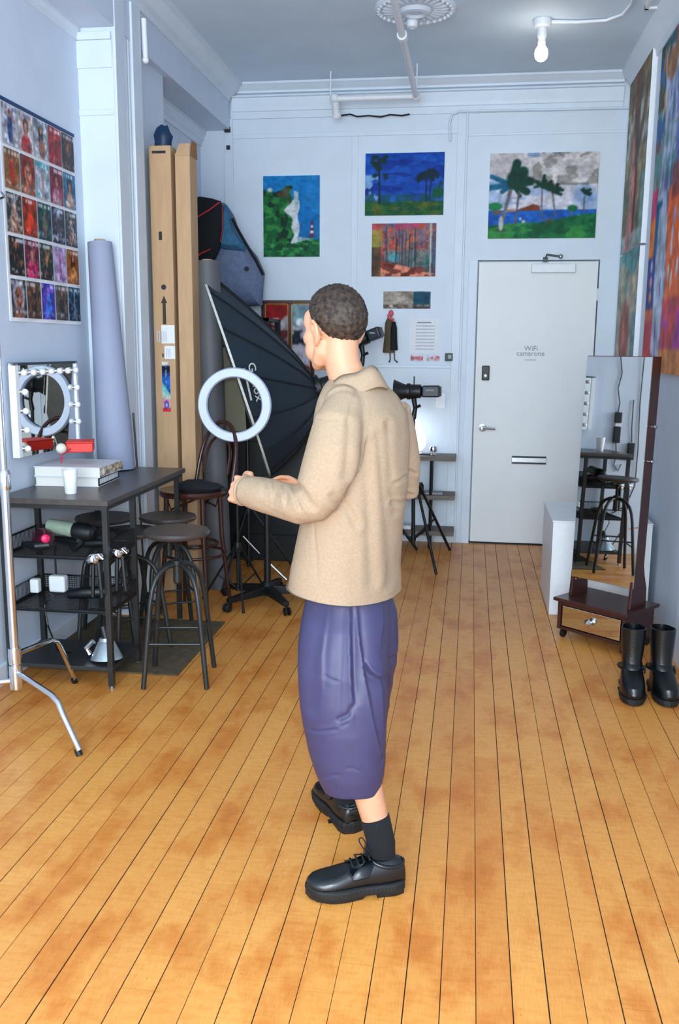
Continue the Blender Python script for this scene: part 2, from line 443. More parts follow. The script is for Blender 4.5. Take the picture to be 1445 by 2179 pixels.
# ------------------------------------------------------------------ door
YD = YB+0.012
door = struct('door_1', MB().mm(0.032, 0.942, YD, YD+0.045, 0.012, 2.25), DOORM, bevel=0.003)
ORG[door.name] = np.zeros(3)
struct('trim_10', MB().mm(DX0, DX1, YB+0.0, YB+0.08, -0.001, 0.008), BLACK)
def dpt(x, y): return at(x, y, YD)
a = dpt(1130, 581); b2 = dpt(1224, 562)
cl = MB().mm(a[0], b2[0], YD-0.05, YD, a[2], b2[2]).build('door_closer', WHITE, door, bevel=0.004)
q = dpt(1160, 553); q2 = dpt(1162, 546); q3 = dpt(1192, 547)
MB().box((q[0], YD-0.03, q[2]), (0.035, 0.03, 0.035)).tube([(q[0], YD-0.035, q[2]), (q2[0], YD-0.05, q2[2]+0.01), (q3[0], YD-0.05, q3[2])], 0.008).build('arm', GUN, cl)
MB().ball((q3[0], YD-0.05, q3[2]), 0.018).build('arm_joint', STEEL, cl, True)
a = dpt(1025, 809); b2 = dpt(1042, 778)
kp = MB().mm(a[0], b2[0], YD-0.028, YD, a[2], b2[2]).build('keypad_lock', BLACKP, door, bevel=0.006)
MB().lathe([(0.016, 0), (0.016, 0.006), (0.012, 0.008)], ((a[0]+b2[0])/2, YD-0.028, a[2]+0.035), (0, -1, 0), 20).build('dial', STEEL, kp, True)
h = dpt(1027, 910)
hd = MB().lathe([(0.032, 0), (0.032, 0.008), (0.014, 0.012), (0.012, 0.05)], (h[0], YD, h[2]), (0, -1, 0), 24).build('door_handle', STEEL, door, True)
MB().tube([(h[0], YD-0.05, h[2]), (h[0]+0.03, YD-0.055, h[2]), (h[0]+0.10, YD-0.05, h[2]-0.006)], [0.012, 0.011, 0.009]).build('lever', STEEL, hd, True)
a = dpt(1088, 987); b2 = dpt(1163, 971)
ms = MB().mm(a[0], b2[0], YD-0.008, YD, a[2], b2[2]).build('mail_slot', STEEL, door, bevel=0.003)
MB().mm(a[0]+0.004, b2[0]-0.004, YD-0.011, YD-0.006, a[2]+0.004, a[2]+0.016).mm(a[0]+0.004, b2[0]-0.004, YD-0.011, YD-0.006, b2[2]-0.016, b2[2]-0.003).build('slot_groove', BLACK, ms)
t = dpt(1130, 742); text_part('wifi_lettering', 'WiFi', 0.055, (t[0], YD-0.0015, t[2]), (1, 0, 0), (0, 0, 1), GREYINK, door)
t = dpt(1129, 752.5); text_part('wifi_lettering', 'camarone', 0.055, (t[0], YD-0.0015, t[2]), (1, 0, 0), (0, 0, 1), GREYINK, door)
t = dpt(1129, 766); MB().mm(t[0]-0.045, t[0]+0.045, YD-0.001, YD, t[2]-0.004, t[2]+0.004).build('small_print_line', mat('pale_ink', rgb(185, 187, 192), 0.7), door)
for z in (0.3, 1.2, 2.0):
    MB().tube([(0.945, YD-0.008, z-0.045), (0.945, YD-0.008, z+0.045)], 0.007).build('hinge', DOORM, door, True)

# ------------------------------------------------------------------ ceiling fittings
mc = (-0.405, 5.93, ZC)
md = thing('ceiling_medallion', 'white plaster ceiling rosette with radiating petals', 'ceiling rose', mc)
M = MB()
for n, (r, h0) in enumerate([(0.245, 0.012), (0.225, 0.03), (0.20, 0.02), (0.16, 0.022), (0.09, 0.045), (0.06, 0.03)]):
    pass
M.lathe([(0.245, 0), (0.245, 0.012), (0.232, 0.026), (0.218, 0.016), (0.17, 0.014), (0.10, 0.02), (0.085, 0.04), (0.06, 0.045), (0.05, 0.03), (0.001, 0.03)], mc, (0, 0, -1), 48)
M.build('rosette_plate', TRIM, md, True)
for k in range(24):
    a = k*math.pi/12; d = np.array([math.cos(a), math.sin(a), 0]); s = np.array([-d[1], d[0], 0])
    R = np.stack([d, s, np.array([0, 0, 1.0])], 1)
    MB().ball(np.array(mc)+d*0.155-np.array([0, 0, 0.016]), (0.055, 0.016, 0.012), 10, 6, R).build('petal', TRIM, md, True)
for k in range(32):
    a = (k+.5)*math.pi/16; d = np.array([math.cos(a), math.sin(a), 0])
    MB().ball(np.array(mc)+d*0.222-np.array([0, 0, 0.02]), 0.014, 8, 5).build('bead', TRIM, md, True)
s = np.array([-0.43, 6.05, ZC-0.03])
sk = MB().lathe([(0.035, 0), (0.035, 0.03), (0.03, 0.045), (0.018, 0.05), (0.016, 0.03)], s, (0, 0, -1), 20).build('smoke_alarm', WHITE, None, True)
solo(sk, 'small white round alarm fixed to the ceiling rosette', 'alarm')

# bare bulb lamp
lb = at(1155, 42, 6.24); lb[2] = ZC
lamp = thing('ceiling_lamp', 'bare glowing round bulb in a white ceiling socket', 'lamp', lb)
MB().lathe([(0.055, 0), (0.055, 0.03), (0.045, 0.045), (0.03, 0.05)], lb, (0, 0, -1), 24).build('canopy', WHITE, lamp, True)
MB().lathe([(0.03, 0.045), (0.03, 0.10), (0.024, 0.11), (0.024, 0.135), (0.02, 0.14)], lb, (0, 0, -1), 20).build('socket', WHITE, lamp, True)
GLOW = mat('lit_bulb', (1, 0.97, 0.92), 0.3, emit=(1.0, 0.93, 0.84), es=22.0)
MB().lathe([(0.018, 0.135), (0.022, 0.15), (0.038, 0.175), (0.042, 0.20), (0.036, 0.225), (0.02, 0.24), (0.001, 0.245)], lb, (0, 0, -1), 24).build('bulb', GLOW, lamp, True)
cd = [lb+np.array([0.05, 0, -0.015]), atz(1230, 47, ZC-0.014), atz(1290, 43, ZC-0.014), atz(1325, 30, ZC-0.014), atz(1343, 8, ZC-0.014), atz(1356, -40, ZC-0.014)]
solo(MB().tube(cd, 0.009).build('ceiling_conduit', WHITE, None, True), 'thin white cable conduit curving over the ceiling from the bulb', 'conduit')
a = atz(1372, 14, ZC); 
vt = thing('ceiling_hatch', 'white framed hatch in the ceiling corner by the right wall', 'hatch', (a[0], a[1]-0.4, ZC))
M = MB()
for (x0, x1, y0, y1) in [(a[0], a[0]+0.02, a[1]-0.5, a[1]), (a[0]+0.125, a[0]+0.14, a[1]-0.5, a[1]), (a[0], a[0]+0.14, a[1]-0.02, a[1]), (a[0], a[0]+0.14, a[1]-0.5, a[1]-0.48)]:
    M.mm(x0, x1, y0, y1, ZC-0.02, ZC)
M.build('frame', WHITE, vt); MB().mm(a[0]+0.01, a[0]+0.13, a[1]-0.49, a[1]-0.01, ZC-0.008, ZC-0.001).build('panel', CEIL, vt)

# sprinkler pipe
zp = 3.44
pA = at(885, 205, 7.16); zp = pA[2]; xp = pA[0]
sp = thing('sprinkler_pipe', 'white sprinkler pipe crossing the ceiling and turning along the back wall', 'pipe', (xp, 5.0, zp))
MB().tube([(xp, 3.2, zp), (xp, 7.16, zp)], 0.021, 12).build('pipe', WHITE, sp, True)
yc = atz(858, 78, zp)[1]
MB().lathe([(0.03, -0.04), (0.033, -0.03), (0.03, 0), (0.033, 0.03), (0.03, 0.04)], (xp, yc, zp), (0, 1, 0), 16).build('coupling', WHITE, sp, True)
pl = at(712, 215, 7.16)
MB().tube([(xp+0.01, 7.16, zp), (pl[0], 7.16, zp)], 0.021, 12).build('pipe', WHITE, sp, True)
MB().ball((xp, 7.16, zp), 0.033).build('elbow', WHITE, sp, True)
MB().lathe([(0.03, 0), (0.032, 0.03), (0.028, 0.05), (0.028, 0.13), (0.034, 0.135), (0.034, 0.15)], (pl[0], 7.16, zp+0.02), nrm((0.05, 0.55, -1)), 16).ball((pl[0], 7.16, zp+0.005), 0.034).build('elbow', WHITE, sp, True)
for (hx, hy) in [(pl[0]-0.03, 7.16), (xp+0.012, 7.05)]:
    MB().tube([(hx, hy, zp), (hx, hy, ZC)], 0.005, 6).build('hanger_rod', WHITE, sp, True)
# wiring on the back wall
w = [at(x, y, YB-0.05) for x, y in ((725, 246), (745, 243), (760, 248), (785, 246), (810, 249), (830, 244), (855, 246), (872, 243))]
solo(MB().tube(w, 0.006, 6).build('black_cable', BLACK, None, True), 'short black cable lying along the back wall moulding', 'cable')
w = [at(x, y, YB-0.03) for x, y in ((958, 300), (957, 262), (962, 244), (978, 237), (1050, 235), (1180, 233), (1290, 230), (1343, 229))]
solo(MB().tube(w, 0.008, 6).build('wall_conduit', TRIM, None, True), 'white wire run across the back wall above the door', 'conduit')
for (x, y, w_, h_) in ((484, 276, 0.045, 0.04), (486, 314, 0.025, 0.03)):
    q = at(x, y, YB-0.03)
    solo(MB().box((q[0], YB-0.03, q[2]), (w_, 0.02, h_)).prism([(q[0]-w_/2, YB-0.045, q[2]-h_/2), (q[0]+w_/2, YB-0.045, q[2]-h_/2), (q[0]-w_/2, YB-0.045, q[2]+h_/2)], (0, 0.01, 0)).build('wall_bracket', BLACKP), 'small black bracket on the back wall, %s' % ('upper and larger one' if y < 300 else 'lower and smaller one'), 'bracket')
q0 = at(303, 28, 5.5); zt0 = 3.5
st = atx(304, 40, -1.93); sb = atx(308, 128, -1.93)
solo(MB().tube([(-1.925, st[1], st[2]), (-1.925, sb[1], sb[2])], 0.016, 10).ball((-1.925, sb[1], sb[2]), 0.02).build('pipe_stub', WHITE, None, True), 'short white vertical pipe stub under the ceiling beside the pilaster', 'pipe')

# ================================================================== PICTURES
def canvas_back(name, label, x0, x1, z0, z1, paint, depth=0.022):
    t = thing(name, label, 'painting', ((x0+x1)/2, YB, z0))
    MB().mm(x0, x1, YB-depth, YB-0.0005, z0, z1).build('stretcher', PAPERW, t)
    paint.build('painted_face', (x0, YB-depth-0.001, z0), (x1-x0, 0, 0), (0, 0, z1-z0), PRINT, t, rough=0.32)
    return t
def palm(P, u, v, h, lean, spread, col, trunk, asp, seed, droop=0.5, n=9):
    r = random.Random(seed)
    P.line([(u-lean, v-h), (u-lean*0.35, v-h*0.5), (u, v)], 0.012*spread/0.1*0.7, trunk, asp=asp)
    for k in range(n):
        a = math.pi*(-0.15+1.3*k/(n-1)); L = spread*r.uniform(0.75, 1.15)
        P.line([(u, v), (u+L*0.6*math.cos(a), v+L*0.55*math.sin(a)/asp), (u+L*math.cos(a), v+(L*0.6*math.sin(a)-droop*L*0.5)/asp)], 0.016*spread/0.1, col, asp=asp)
# cliff and lighthouse
P = Paint(90, 120, (20, 120, 190)); U, V = P.U, P.V
P.put(0.6*np.clip((0.95-V)*1.2, 0, 1)*(0.5+fbm(U*4, V*5, 3)), (10, 95, 165)); P.put(fbm(U*6, V*10, 4) > 0.62, (40, 140, 200), 0.4)
P.put(np.clip((0.45-V)*3, 0, 1)*(U > 0.6), (40, 110, 160), 0.5)
top = 0.86-0.05*np.sin(U*9)-0.03*fbm(U*20, V*0, 5)
edge = 0.52+0.03*np.sin(V*30)+0.05*(fbm(V*9, U*0, 6)-0.5)
P.put((U < 0.63+0.02*np.sin(V*22)) & (V < 0.70) & (V > 0.16), (206, 210, 215))
P.put((U > 0.55) & (U < 0.62) & (V < 0.82-0.3*np.abs(U-0.55)) & (V > 0.6), (170, 190, 190))
g = (U < edge-0.12*np.clip(1-np.abs(V-0.58)/0.14, 0, 1)) & (V < top-np.clip(U-0.3, 0, 1)*0.1)
P.put(g, (24, 92, 52)); P.put(g & (fbm(U*9, V*16, 8) > 0.52), (45, 128, 60)); P.put(g & (fbm(U*8, V*14, 9) > 0.6), (20, 52, 40)); P.put(g & (fbm(U*5, V*9, 11) > 0.64), (96, 66, 52), 0.7)
P.put((V < 0.26-0.12*np.clip(U-0.55, 0, 1)) & (U > 0.6), (150, 172, 178), 0.9)
low = V < 0.2-0.05*np.sin(U*5)-0.07*np.clip(U-0.4, 0, 1)
P.put(low, (26, 100, 58)); P.put(low & (fbm(U*12, V*30, 12) > 0.55), (60, 150, 75)); P.put(low & (fbm(U*8, V*22, 13) > 0.6), (18, 66, 44))
P.ell(0.12, 0.83, 0.05, 0.03, (190, 200, 190))
for k, cc in enumerate([(150, 30, 40), (228, 220, 220), (150, 30, 40), (228, 220, 220), (140, 30, 44)]):
    P.rect(0.835-0.006*k*0+0.006*k*0.5, 0.895-0.006*k*0.5, 0.25+k*0.036, 0.286+k*0.036, cc)
P.rect(0.855, 0.875, 0.43, 0.455, (90, 40, 50)); P.rect(0.80, 0.925, 0.238, 0.256, (80, 60, 70))
a = at(560, 375, YB-.02); b2 = at(680, 546, YB-.02)
canvas_back('seaside_painting', 'tall painting of a white cliff and a red striped lighthouse', a[0], b2[0], b2[2], a[2], P)
# dark blue palms
P = Paint(120, 92, (16, 70, 165)); U, V = P.U, P.V
P.put(fbm(U*4, V*9, 21) > 0.52, (34, 92, 190), 0.6); P.put(fbm(U*3, V*7, 22) > 0.58, (14, 44, 130), 0.7); P.put(np.clip((0.4-V)*4, 0, 1), (70, 130, 180), 0.45)
P.put(((U < 0.17) & (fbm(U*8, V*8, 23) > 0.45) & (V > 0.25) & (V < 0.65)), (150, 190, 220), 0.75)
gr = V < 0.22+0.01*np.sin(U*14); P.put((V < 0.33) & (fbm(U*14, V*4, 24) > 0.42), (20, 80, 90), 0.8)
P.put(gr, (40, 96, 44)); P.put(gr & (fbm(U*7, V*12, 25) > 0.55), (92, 100, 40), 0.8); P.put(gr & (fbm(U*10, V*16, 26) > 0.6), (20, 78, 60), 0.8)
P.line([(0.185, 0.2), (0.18, 0.6), (0.17, 0.85)], 0.012, (20, 40, 56), asp=0.76)
for k in range(26):
    r = random.Random(k); P.ell(0.17+r.uniform(-0.1, 0.1), 0.82+r.uniform(-0.22, 0.14), 0.04, 0.03, (18, 50, 52), 0.85)
palm(P, 0.78, 0.62, 0.4, 0.0, 0.11, (18, 44, 60), (24, 40, 60), 0.76, 4); palm(P, 0.84, 0.66, 0.42, 0.02, 0.09, (18, 44, 60), (24, 40, 60), 0.76, 5)
P.ell(0.93, 0.36, 0.08, 0.11, (16, 84, 56)); P.ell(0.96, 0.5, 0.03, 0.06, (24, 60, 70))
a = at(778, 327, YB-.02); b2 = at(943, 457, YB-.02)
canvas_back('palm_painting', 'painting of dark palms under a deep blue sky', a[0], b2[0], b2[2], a[2], P)
# autumn wood
P = Paint(110, 92, (120, 70, 70)); U, V = P.U, P.V
n1 = fbm(U*16, V*5, 31); n2 = fbm(U*9, V*8, 32)
P.put(V > 0.78, (50, 110, 160), 0.8); P.put((n2 > 0.42) & (V > 0.42), (176, 84, 72)); P.put((n1 > 0.55) & (V > 0.4), (126, 110, 128), 0.85); P.put((fbm(U*14, V*12, 33) > 0.64) & (V > 0.4), (226, 110, 70), 0.9)
P.put((V < 0.5) & (V > 0.18) & (U > 0.2), (110, 130, 130), 0.8); P.put((V < 0.5) & (V > 0.2) & (n1 > 0.5), (60, 90, 96), 0.7); P.ell(0.36, 0.36, 0.1, 0.1, (80, 160, 170)); 
for k in range(26):
    r = random.Random(k+40); u = r.uniform(0.2, 0.97); P.line([(u, r.uniform(0.1, 0.3)), (u+r.uniform(-.03, .03), r.uniform(0.7, 1.0))], r.choice([0.005, 0.008]), r.choice([(40, 40, 50), (150, 160, 160), (90, 60, 66), (36, 70, 80)]), 0.8)
P.put((V < 0.30-0.34*np.clip(U-0.1, 0, 1)**1.3) | (V < 0.06), (150, 66, 50)); P.put((V < 0.24-0.3*np.abs(U-0.36)) & (fbm(U*6, V*9, 35) > 0.4), (226, 140, 110)); P.put((V < 0.26) & (fbm(U*8, V*10, 36) > 0.56), (96, 40, 34), 0.8)
P.put((U < 0.14) & (V < 0.8), (60, 60, 40), 0.7); P.put((U < 0.16) & (V > 0.55) & (V < 0.88), (170, 160, 70), 0.7)
P.rect(0.90, 0.935, 0.0, 1.0, (190, 184, 186)); P.rect(0.94, 1.0, 0.0, 1, (66, 90, 120), 0.5); P.ell(0.87, 0.25, 0.03, 0.2, (20, 110, 96), 0.8)
P.put((V > 0.9) & (fbm(U*10, V*4, 37) > 0.5), (200, 70, 110), 0.7)
a = at(792, 476, YB-.02); b2 = at(926, 588, YB-.02)
canvas_back('autumn_painting', 'painting of red autumn trees and a woodland path', a[0], b2[0], b2[2], a[2], P)
# stormy palm coast
P = Paint(150, 116, (196, 190, 192)); U, V = P.U, P.V
n = fbm(U*5+V*2, V*6, 41, 4)
P.put(n > 0.5, (214, 208, 208)); P.put((fbm(U*4+V*3, V*5, 42, 4) > 0.53) & (V > 0.5) & (U > 0.3), (130, 128, 122), 0.75); P.put((fbm(U*9, V*9, 45) > 0.6) & (V > 0.45) & (U > 0.4), (96, 98, 88), 0.5)
P.put((V < 0.62) & (V > 0.3), (208, 208, 222), 0.8); P.put((V < 0.6) & (V > 0.3) & (fbm(U*4, V*9, 43) > 0.5), (150, 175, 215), 0.7); P.ell(0.88, 0.5, 0.14, 0.16, (110, 150, 205), 0.7, 0.6); P.ell(0.4, 0.98, 0.07, 0.04, (120, 150, 195), 0.8); P.ell(0.03, 0.63, 0.1, 0.06, (80, 140, 200), 0.7, 0.6)
P.put((V < 0.335) & (V > 0.1), (30, 100, 190)); P.put((V < 0.335) & (fbm(U*9, V*20, 44) > 0.58), (24, 70, 150), 0.7)
P.put((U > 0.25) & (U < 0.48) & (V > 0.325) & (V < 0.33+0.075*np.clip(1-np.abs(U-0.42)/0.17, 0, 1)), (130, 66, 48)); P.ell(0.2, 0.33, 0.07, 0.02, (190, 130, 96), 0.8)
gy = 0.15+0.15*np.clip(U-0.12, 0, 1)+0.015*np.sin(U*9); gm = V < gy
P.put(gm, (28, 112, 66)); P.put(gm & (fbm(U*9, V*12, 46) > 0.55), (18, 86, 54), 0.8); P.put(gm & (fbm(U*6, V*10, 47) > 0.6), (60, 146, 70), 0.8); P.ell(0.57, 0.21, 0.06, 0.04, (96, 80, 50), 0.7, 0.6); P.ell(0.12, 0.1, 0.09, 0.03, (50, 66, 40), 0.8, 0.6)
P.ell(0.06, 0.38, 0.08, 0.055, (34, 122, 76)); P.ell(0.08, 0.31, 0.05, 0.03, (110, 84, 76)); P.ell(0.78, 0.35, 0.055, 0.045, (28, 100, 66)); P.rect(0.765, 0.785, 0.27, 0.32, (110, 100, 96))
P.line([(0.115, 0.12), (0.16, 0.36), (0.21, 0.63)], 0.017, (110, 108, 112), asp=0.78); P.ell(0.12, 0.18, 0.025, 0.1, (205, 200, 200), 0.8)
for (u0, v0, u1, v1, w_) in [(0.21, 0.63, 0.02, 0.73, 0.022), (0.21, 0.63, 0.0, 0.60, 0.026), (0.2, 0.62, 0.12, 0.55, 0.02), (0.22, 0.63, 0.35, 0.55, 0.034), (0.22, 0.62, 0.29, 0.5, 0.014), (0.21, 0.64, 0.25, 0.88, 0.04), (0.22, 0.65, 0.31, 0.78, 0.05), (0.24, 0.66, 0.38, 0.67, 0.04), (0.23, 0.7, 0.3, 0.68, 0.07)]:
    P.line([(u0, v0), (u1, v1)], w_, (22, 62, 52) if u1 > 0.15 else (28, 96, 130), asp=0.78)
P.line([(0.25, 0.18), (0.265, 0.35), (0.28, 0.55)], 0.009, (90, 90, 96), asp=0.78)
for (u, v, s, tv, tu) in [(0.49, 0.66, 0.085, 0.22, 0.5), (0.59, 0.6, 0.08, 0.25, 0.625), (0.885, 0.57, 0.055, 0.31, 0.885)]:
    P.line([(tu, tv), (u, v-0.08)], 0.007, (100, 100, 104), asp=0.78)
    for k in range(12):
        r = random.Random(k+int(u*100)); an = r.uniform(-0.6, 2.6); L = s*r.uniform(0.5, 1.2)
        P.line([(u, v-0.05), (u+L*math.cos(an), v-0.05+L*math.sin(an)/0.78)], 0.014*s/0.08, (24, 58, 46), asp=0.78)
P.line([(0.49, 0.62), (0.42, 0.6)], 0.012, (30, 70, 60), asp=0.78)
P.ell(0.33, 0.2, 0.02, 0.02, (210, 215, 210), 0.9); P.ell(0.3, 0.23, 0.012, 0.02, (200, 215, 230), 0.9)
a = at(1044, 327, YB-.02); b2 = at(1266, 506, YB-.02)
canvas_back('coast_painting', 'large painting of windblown palms on a stormy coast above the door', a[0], b2[0], b2[2], a[2], P)
# photo strip, notice, stickers, key fob ornament
P = Paint(60, 24, (150, 138, 126)); U, V = P.U, P.V
P.put(fbm(U*16, V*8, 51) > 0.52, (172, 160, 146)); P.put((V < 0.25) & (fbm(U*20, V*6, 52) > 0.5), (96, 84, 78)); P.rect(0.63, 1.0, 0.25, 1.0, (24, 74, 96)); P.rect(0.63, 1, 0.02, 0.1, (60, 54, 54))
a = at(816, 620, YB-.006); b2 = at(916, 657, YB-.006)
t = thing('photo_strip', 'narrow beige and teal photograph strip pinned below the autumn painting', 'photograph', (a[0], YB, b2[2]))
MB().mm(a[0], b2[0], YB-0.006, YB-0.0005, b2[2], a[2]).build('backing', PAPERW, t); P.build('printed_face', (a[0], YB-0.007, b2[2]), (b2[0]-a[0], 0, 0), (0, 0, a[2]-b2[2]), PRINT, t)
a = at(872, 678, YB-.003); b2 = at(932, 752, YB-.003)
t = thing('paper_notice', 'white paper notice with faint grey print beside the hanging doll', 'notice', (a[0], YB, b2[2]))
MB().mm(a[0], b2[0], YB-0.003, YB-0.0005, b2[2], a[2]).build('sheet', PAPERW, t)
FAINT = mat('faint_ink', rgb(196, 200, 212), 0.8)
for k in range(9):
    z = a[2]-0.03-k*0.026; x0 = a[0]+0.05 if k else a[0]+0.06
    MB().mm(x0, b2[0]-(0.03 if k else 0.06), YB-0.0036, YB-0.003, z-0.006, z+0.004).build('print_line', FAINT if k else GREYINK, t)
for (x, lab) in ((887, 'small red and white sticker on the back wall, left of its twin'), (922, 'small red and white sticker on the back wall next to the black thermostat')):
    q = at(x, 762, YB-.003); P = Paint(14, 9, (206, 204, 214)); P.put((vnoise(P.U*7, P.V*3, int(x)) > 0.45) & (P.V > 0.2) & (P.V < 0.85), (176, 74, 80), 0.85)
    t = thing('sticker', lab, 'sticker', (q[0], YB, q[2]-0.025), group='red stickers on the back wall')
    MB().mm(q[0]-0.05, q[0]+0.05, YB-0.002, YB-0.0005, q[2]-0.025, q[2]+0.025).build('backing', PAPERW, t); P.build('printed_face', (q[0]-0.05, YB-0.0025, q[2]-0.025), (0.1, 0, 0), (0, 0, 0.05), PRINT, t)
q = at(955, 760, YB-.03)
t = thing('thermostat', 'small square black wall device left of the door', 'thermostat', (q[0], YB, q[2]-0.03))
MB().mm(q[0]-0.03, q[0]+0.03, YB-0.035, YB-0.013, q[2]-0.03, q[2]+0.03).build('body', BLACKP, t, bevel=0.004); MB().mm(q[0]-0.005, q[0]+0.02, YB-0.037, YB-0.034, q[2]-0.012, q[2]+0.018).build('display', mat('dim_display', rgb(60, 110, 110), 0.3), t)
q = at(937, 853, YB-.02)
t = thing('light_switch', 'white light switch plate behind the strobe head', 'switch', (q[0], YB, q[2]-0.06))
MB().mm(q[0]-0.04, q[0]+0.04, YB-0.012, YB-0.001, q[2]-0.06, q[2]+0.06).build('plate', WHITE, t, bevel=0.003); MB().mm(q[0]-0.012, q[0]+0.012, YB-0.02, YB-0.011, q[2]-0.02, q[2]+0.02).build('toggle', WHITE, t)
# hanging doll ornament
q = at(832, 668, YB-.03); yb = YB-0.03
t = thing('hanging_doll', 'slim doll ornament with pink scarf and black coat hanging on the wall', 'ornament', (q[0], yb, q[2]-0.4))
PINK = mat('pink_cloth', rgb(214, 96, 110), 0.8); OLV = mat('olive_cloth', rgb(92, 78, 54), 0.85, bump=0.4)
MB().ball((q[0], yb, q[2]+0.005), (0.02, 0.02, 0.026)).build('head', PINK, t, True)
MB().tube([(q[0]-0.02, yb-.005, q[2]-0.01), (q[0]-0.008, yb-.02, q[2]-0.03), (q[0]+0.022, yb-.005, q[2]-0.05)], 0.012).build('scarf', PINK, t, True)
MB().lathe([(0.012, 0.0), (0.03, -0.04), (0.034, -0.15), (0.046, -0.27), (0.04, -0.275)], (q[0]-0.016, yb, q[2]-0.03), (0, 0, 1), 14).build('coat', OLV, t, True)
MB().lathe([(0.012, 0.0), (0.026, -0.05), (0.03, -0.15), (0.036, -0.22), (0.03, -0.225)], (q[0]+0.025, yb-0.012, q[2]-0.06), (0, 0, 1), 14).build('dress', BLACKF, t, True)
for s in (-0.004, 0.03): MB().tube([(q[0]+s, yb, q[2]-0.28), (q[0]+s+0.004, yb, q[2]-0.36), (q[0]+s+(0.03 if s > 0 else -0.004), yb-0.01, q[2]-0.38)], [0.005, 0.004, 0.006], 6).build('leg', BLACKP, t, True)
# framed double picture
a = at(556, 639, YB-.03); b2 = at(668, 870, YB-.03)
t = thing('double_frame', 'dark red double picture frame with gold inner lines behind the head', 'picture frame', (a[0], YB, b2[2]))
GOLD = mat('gold_line', rgb(176, 132, 60), 0.4, metal=0.5); FRD = mat('maroon_frame', rgb(70, 24, 24), 0.35, var=0.15)
xs = [a[0], a[0]+(b2[0]-a[0])*0.54, b2[0]]
for (x0, x1, x2, x3) in ((a[0], a[0]+0.03, 0, 0), (xs[1]-0.012, xs[1]+0.012, 0, 0), (b2[0]-0.03, b2[0], 0, 0)): MB().mm(x0, x1, YB-0.035, YB-0.001, b2[2], a[2]).build('frame_stile', FRD, t, bevel=0.003)
for z in (a[2]-0.025, b2[2]): MB().mm(a[0], b2[0], YB-0.034, YB-0.001, z, z+0.025).build('frame_rail', FRD, t, bevel=0.003)
for k in range(2):
    x0 = xs[k]+(0.03 if k == 0 else 0.012); x1 = xs[k+1]-(0.012 if k == 0 else 0.03)
    P = Paint(30, 80, (196, 190, 200)); U, V = P.U, P.V
    P.put(V > 0.82-0.06*np.sin(U*5), (150, 30, 34) if k == 0 else (120, 150, 160)); P.ell(0.45, 0.82, 0.25, 0.04, (235, 230, 232)); P.put((V < 0.74) & (V > 0.6) & (fbm(U*6, V*14, 61+k) > 0.45), (110, 50, 56) if k == 0 else (34, 44, 60)); P.put((V < 0.4) & (fbm(U*5, V*20, 63+k) > 0.5), (110, 30, 32)); P.put((V < 0.25), (70, 26, 26), 0.7)
    P.build('picture', (x0, YB-0.02, b2[2]+0.025), (x1-x0, 0, 0), (0, 0, a[2]-b2[2]-0.05), GLOSSY, t)
    for (u0, u1, v0, v1) in ((x0, x0+0.007, b2[2]+.025, a[2]-.025), (x1-0.007, x1, b2[2]+.025, a[2]-.025), (x0, x1, a[2]-.032, a[2]-.025)): MB().mm(u0, u1, YB-0.026, YB-0.019, v0, v1).build('gold_line', GOLD, t)

# right wall canvases (face looks to -X; u runs toward the camera)
def canvas_right(name, label, y0, y1, z0, z1, paint, depth=0.034):
    t = thing(name, label, 'painting', (XR, (y0+y1)/2, z0))
    MB().mm(XR-depth, XR-0.0005, y0, y1, z0, z1).build('stretcher', PAPERW, t)
    paint.build('painted_face', (XR-depth-0.001, y1, z0), (0, y0-y1, 0), (0, 0, z1-z0), PRINT, t)
P = Paint(50, 100, (150, 140, 112)); U, V = P.U, P.V
P.put(fbm(U*7, V*6, 71) > 0.52, (118, 120, 84)); P.put((V > 0.55) & (fbm(U*9, V*12, 72) > 0.55), (180, 184, 190), 0.8); P.put((V > 0.8), (96, 70, 40), 0.6); P.put((fbm(U*9, V*9, 73) > 0.6), (90, 100, 60), 0.6)
P.line([(0.5, 0.02), (0.52, 0.3), (0.46, 0.55), (0.44, 1)], 0.10, (120, 62, 52)); P.line([(0.42, 0.1), (0.42, 0.4), (0.36, 0.55)], 0.1, (190, 130, 120)); P.line([(0.55, 0.1), (0.58, 0.42)], 0.05, (126, 36, 30)); P.line([(0.52, 0.52), (0.75, 0.66), (0.86, 0.8)], 0.05, (100, 76, 56)); P.line([(0.5, 0.6), (0.6, 0.85)], 0.05, (90, 70, 50))
P.put((V < 0.1), (170, 190, 196), 0.7); P.put((U > 0.85) & (V < 0.4), (120, 170, 180), 0.7); P.line([(0.3, 0.02), (0.34, 0.14)], 0.09, (190, 120, 120))
canvas_right('tree_trunk_painting', 'tall narrow painting of a reddish tree trunk, upper one by the door', 6.51, 7.36, 2.285, 3.49, P)
P = Paint(46, 60, (178, 172, 150)); U, V = P.U, P.V
P.put(V > 0.84+0.08*np.sin(U*7), (84, 158, 160)); P.ell(0.42, 0.7, 0.16, 0.16, (72, 124, 128), 0.8, 0.7); P.put((fbm(U*6, V*4, 75) > 0.52) & (V < 0.8), (160, 150, 130), 0.7)
P.ell(0.45, 0.22, 0.3, 0.42, (150, 74, 66), 0.95, 0.35); P.ell(0.42, 0.2, 0.1, 0.3, (190, 116, 104), 0.8, 0.6); P.put((U < 0.16), (150, 168, 150), 0.6); P.put((U > 0.82) & (V < 0.45), (70, 130, 160), 0.7)
canvas_right('figure_painting', 'square painting of a red rounded shape below the tree trunk painting', 6.52, 7.36, 1.50, 2.27, P)
P = Paint(110, 150, (170, 186, 210)); U, V = P.U, P.V
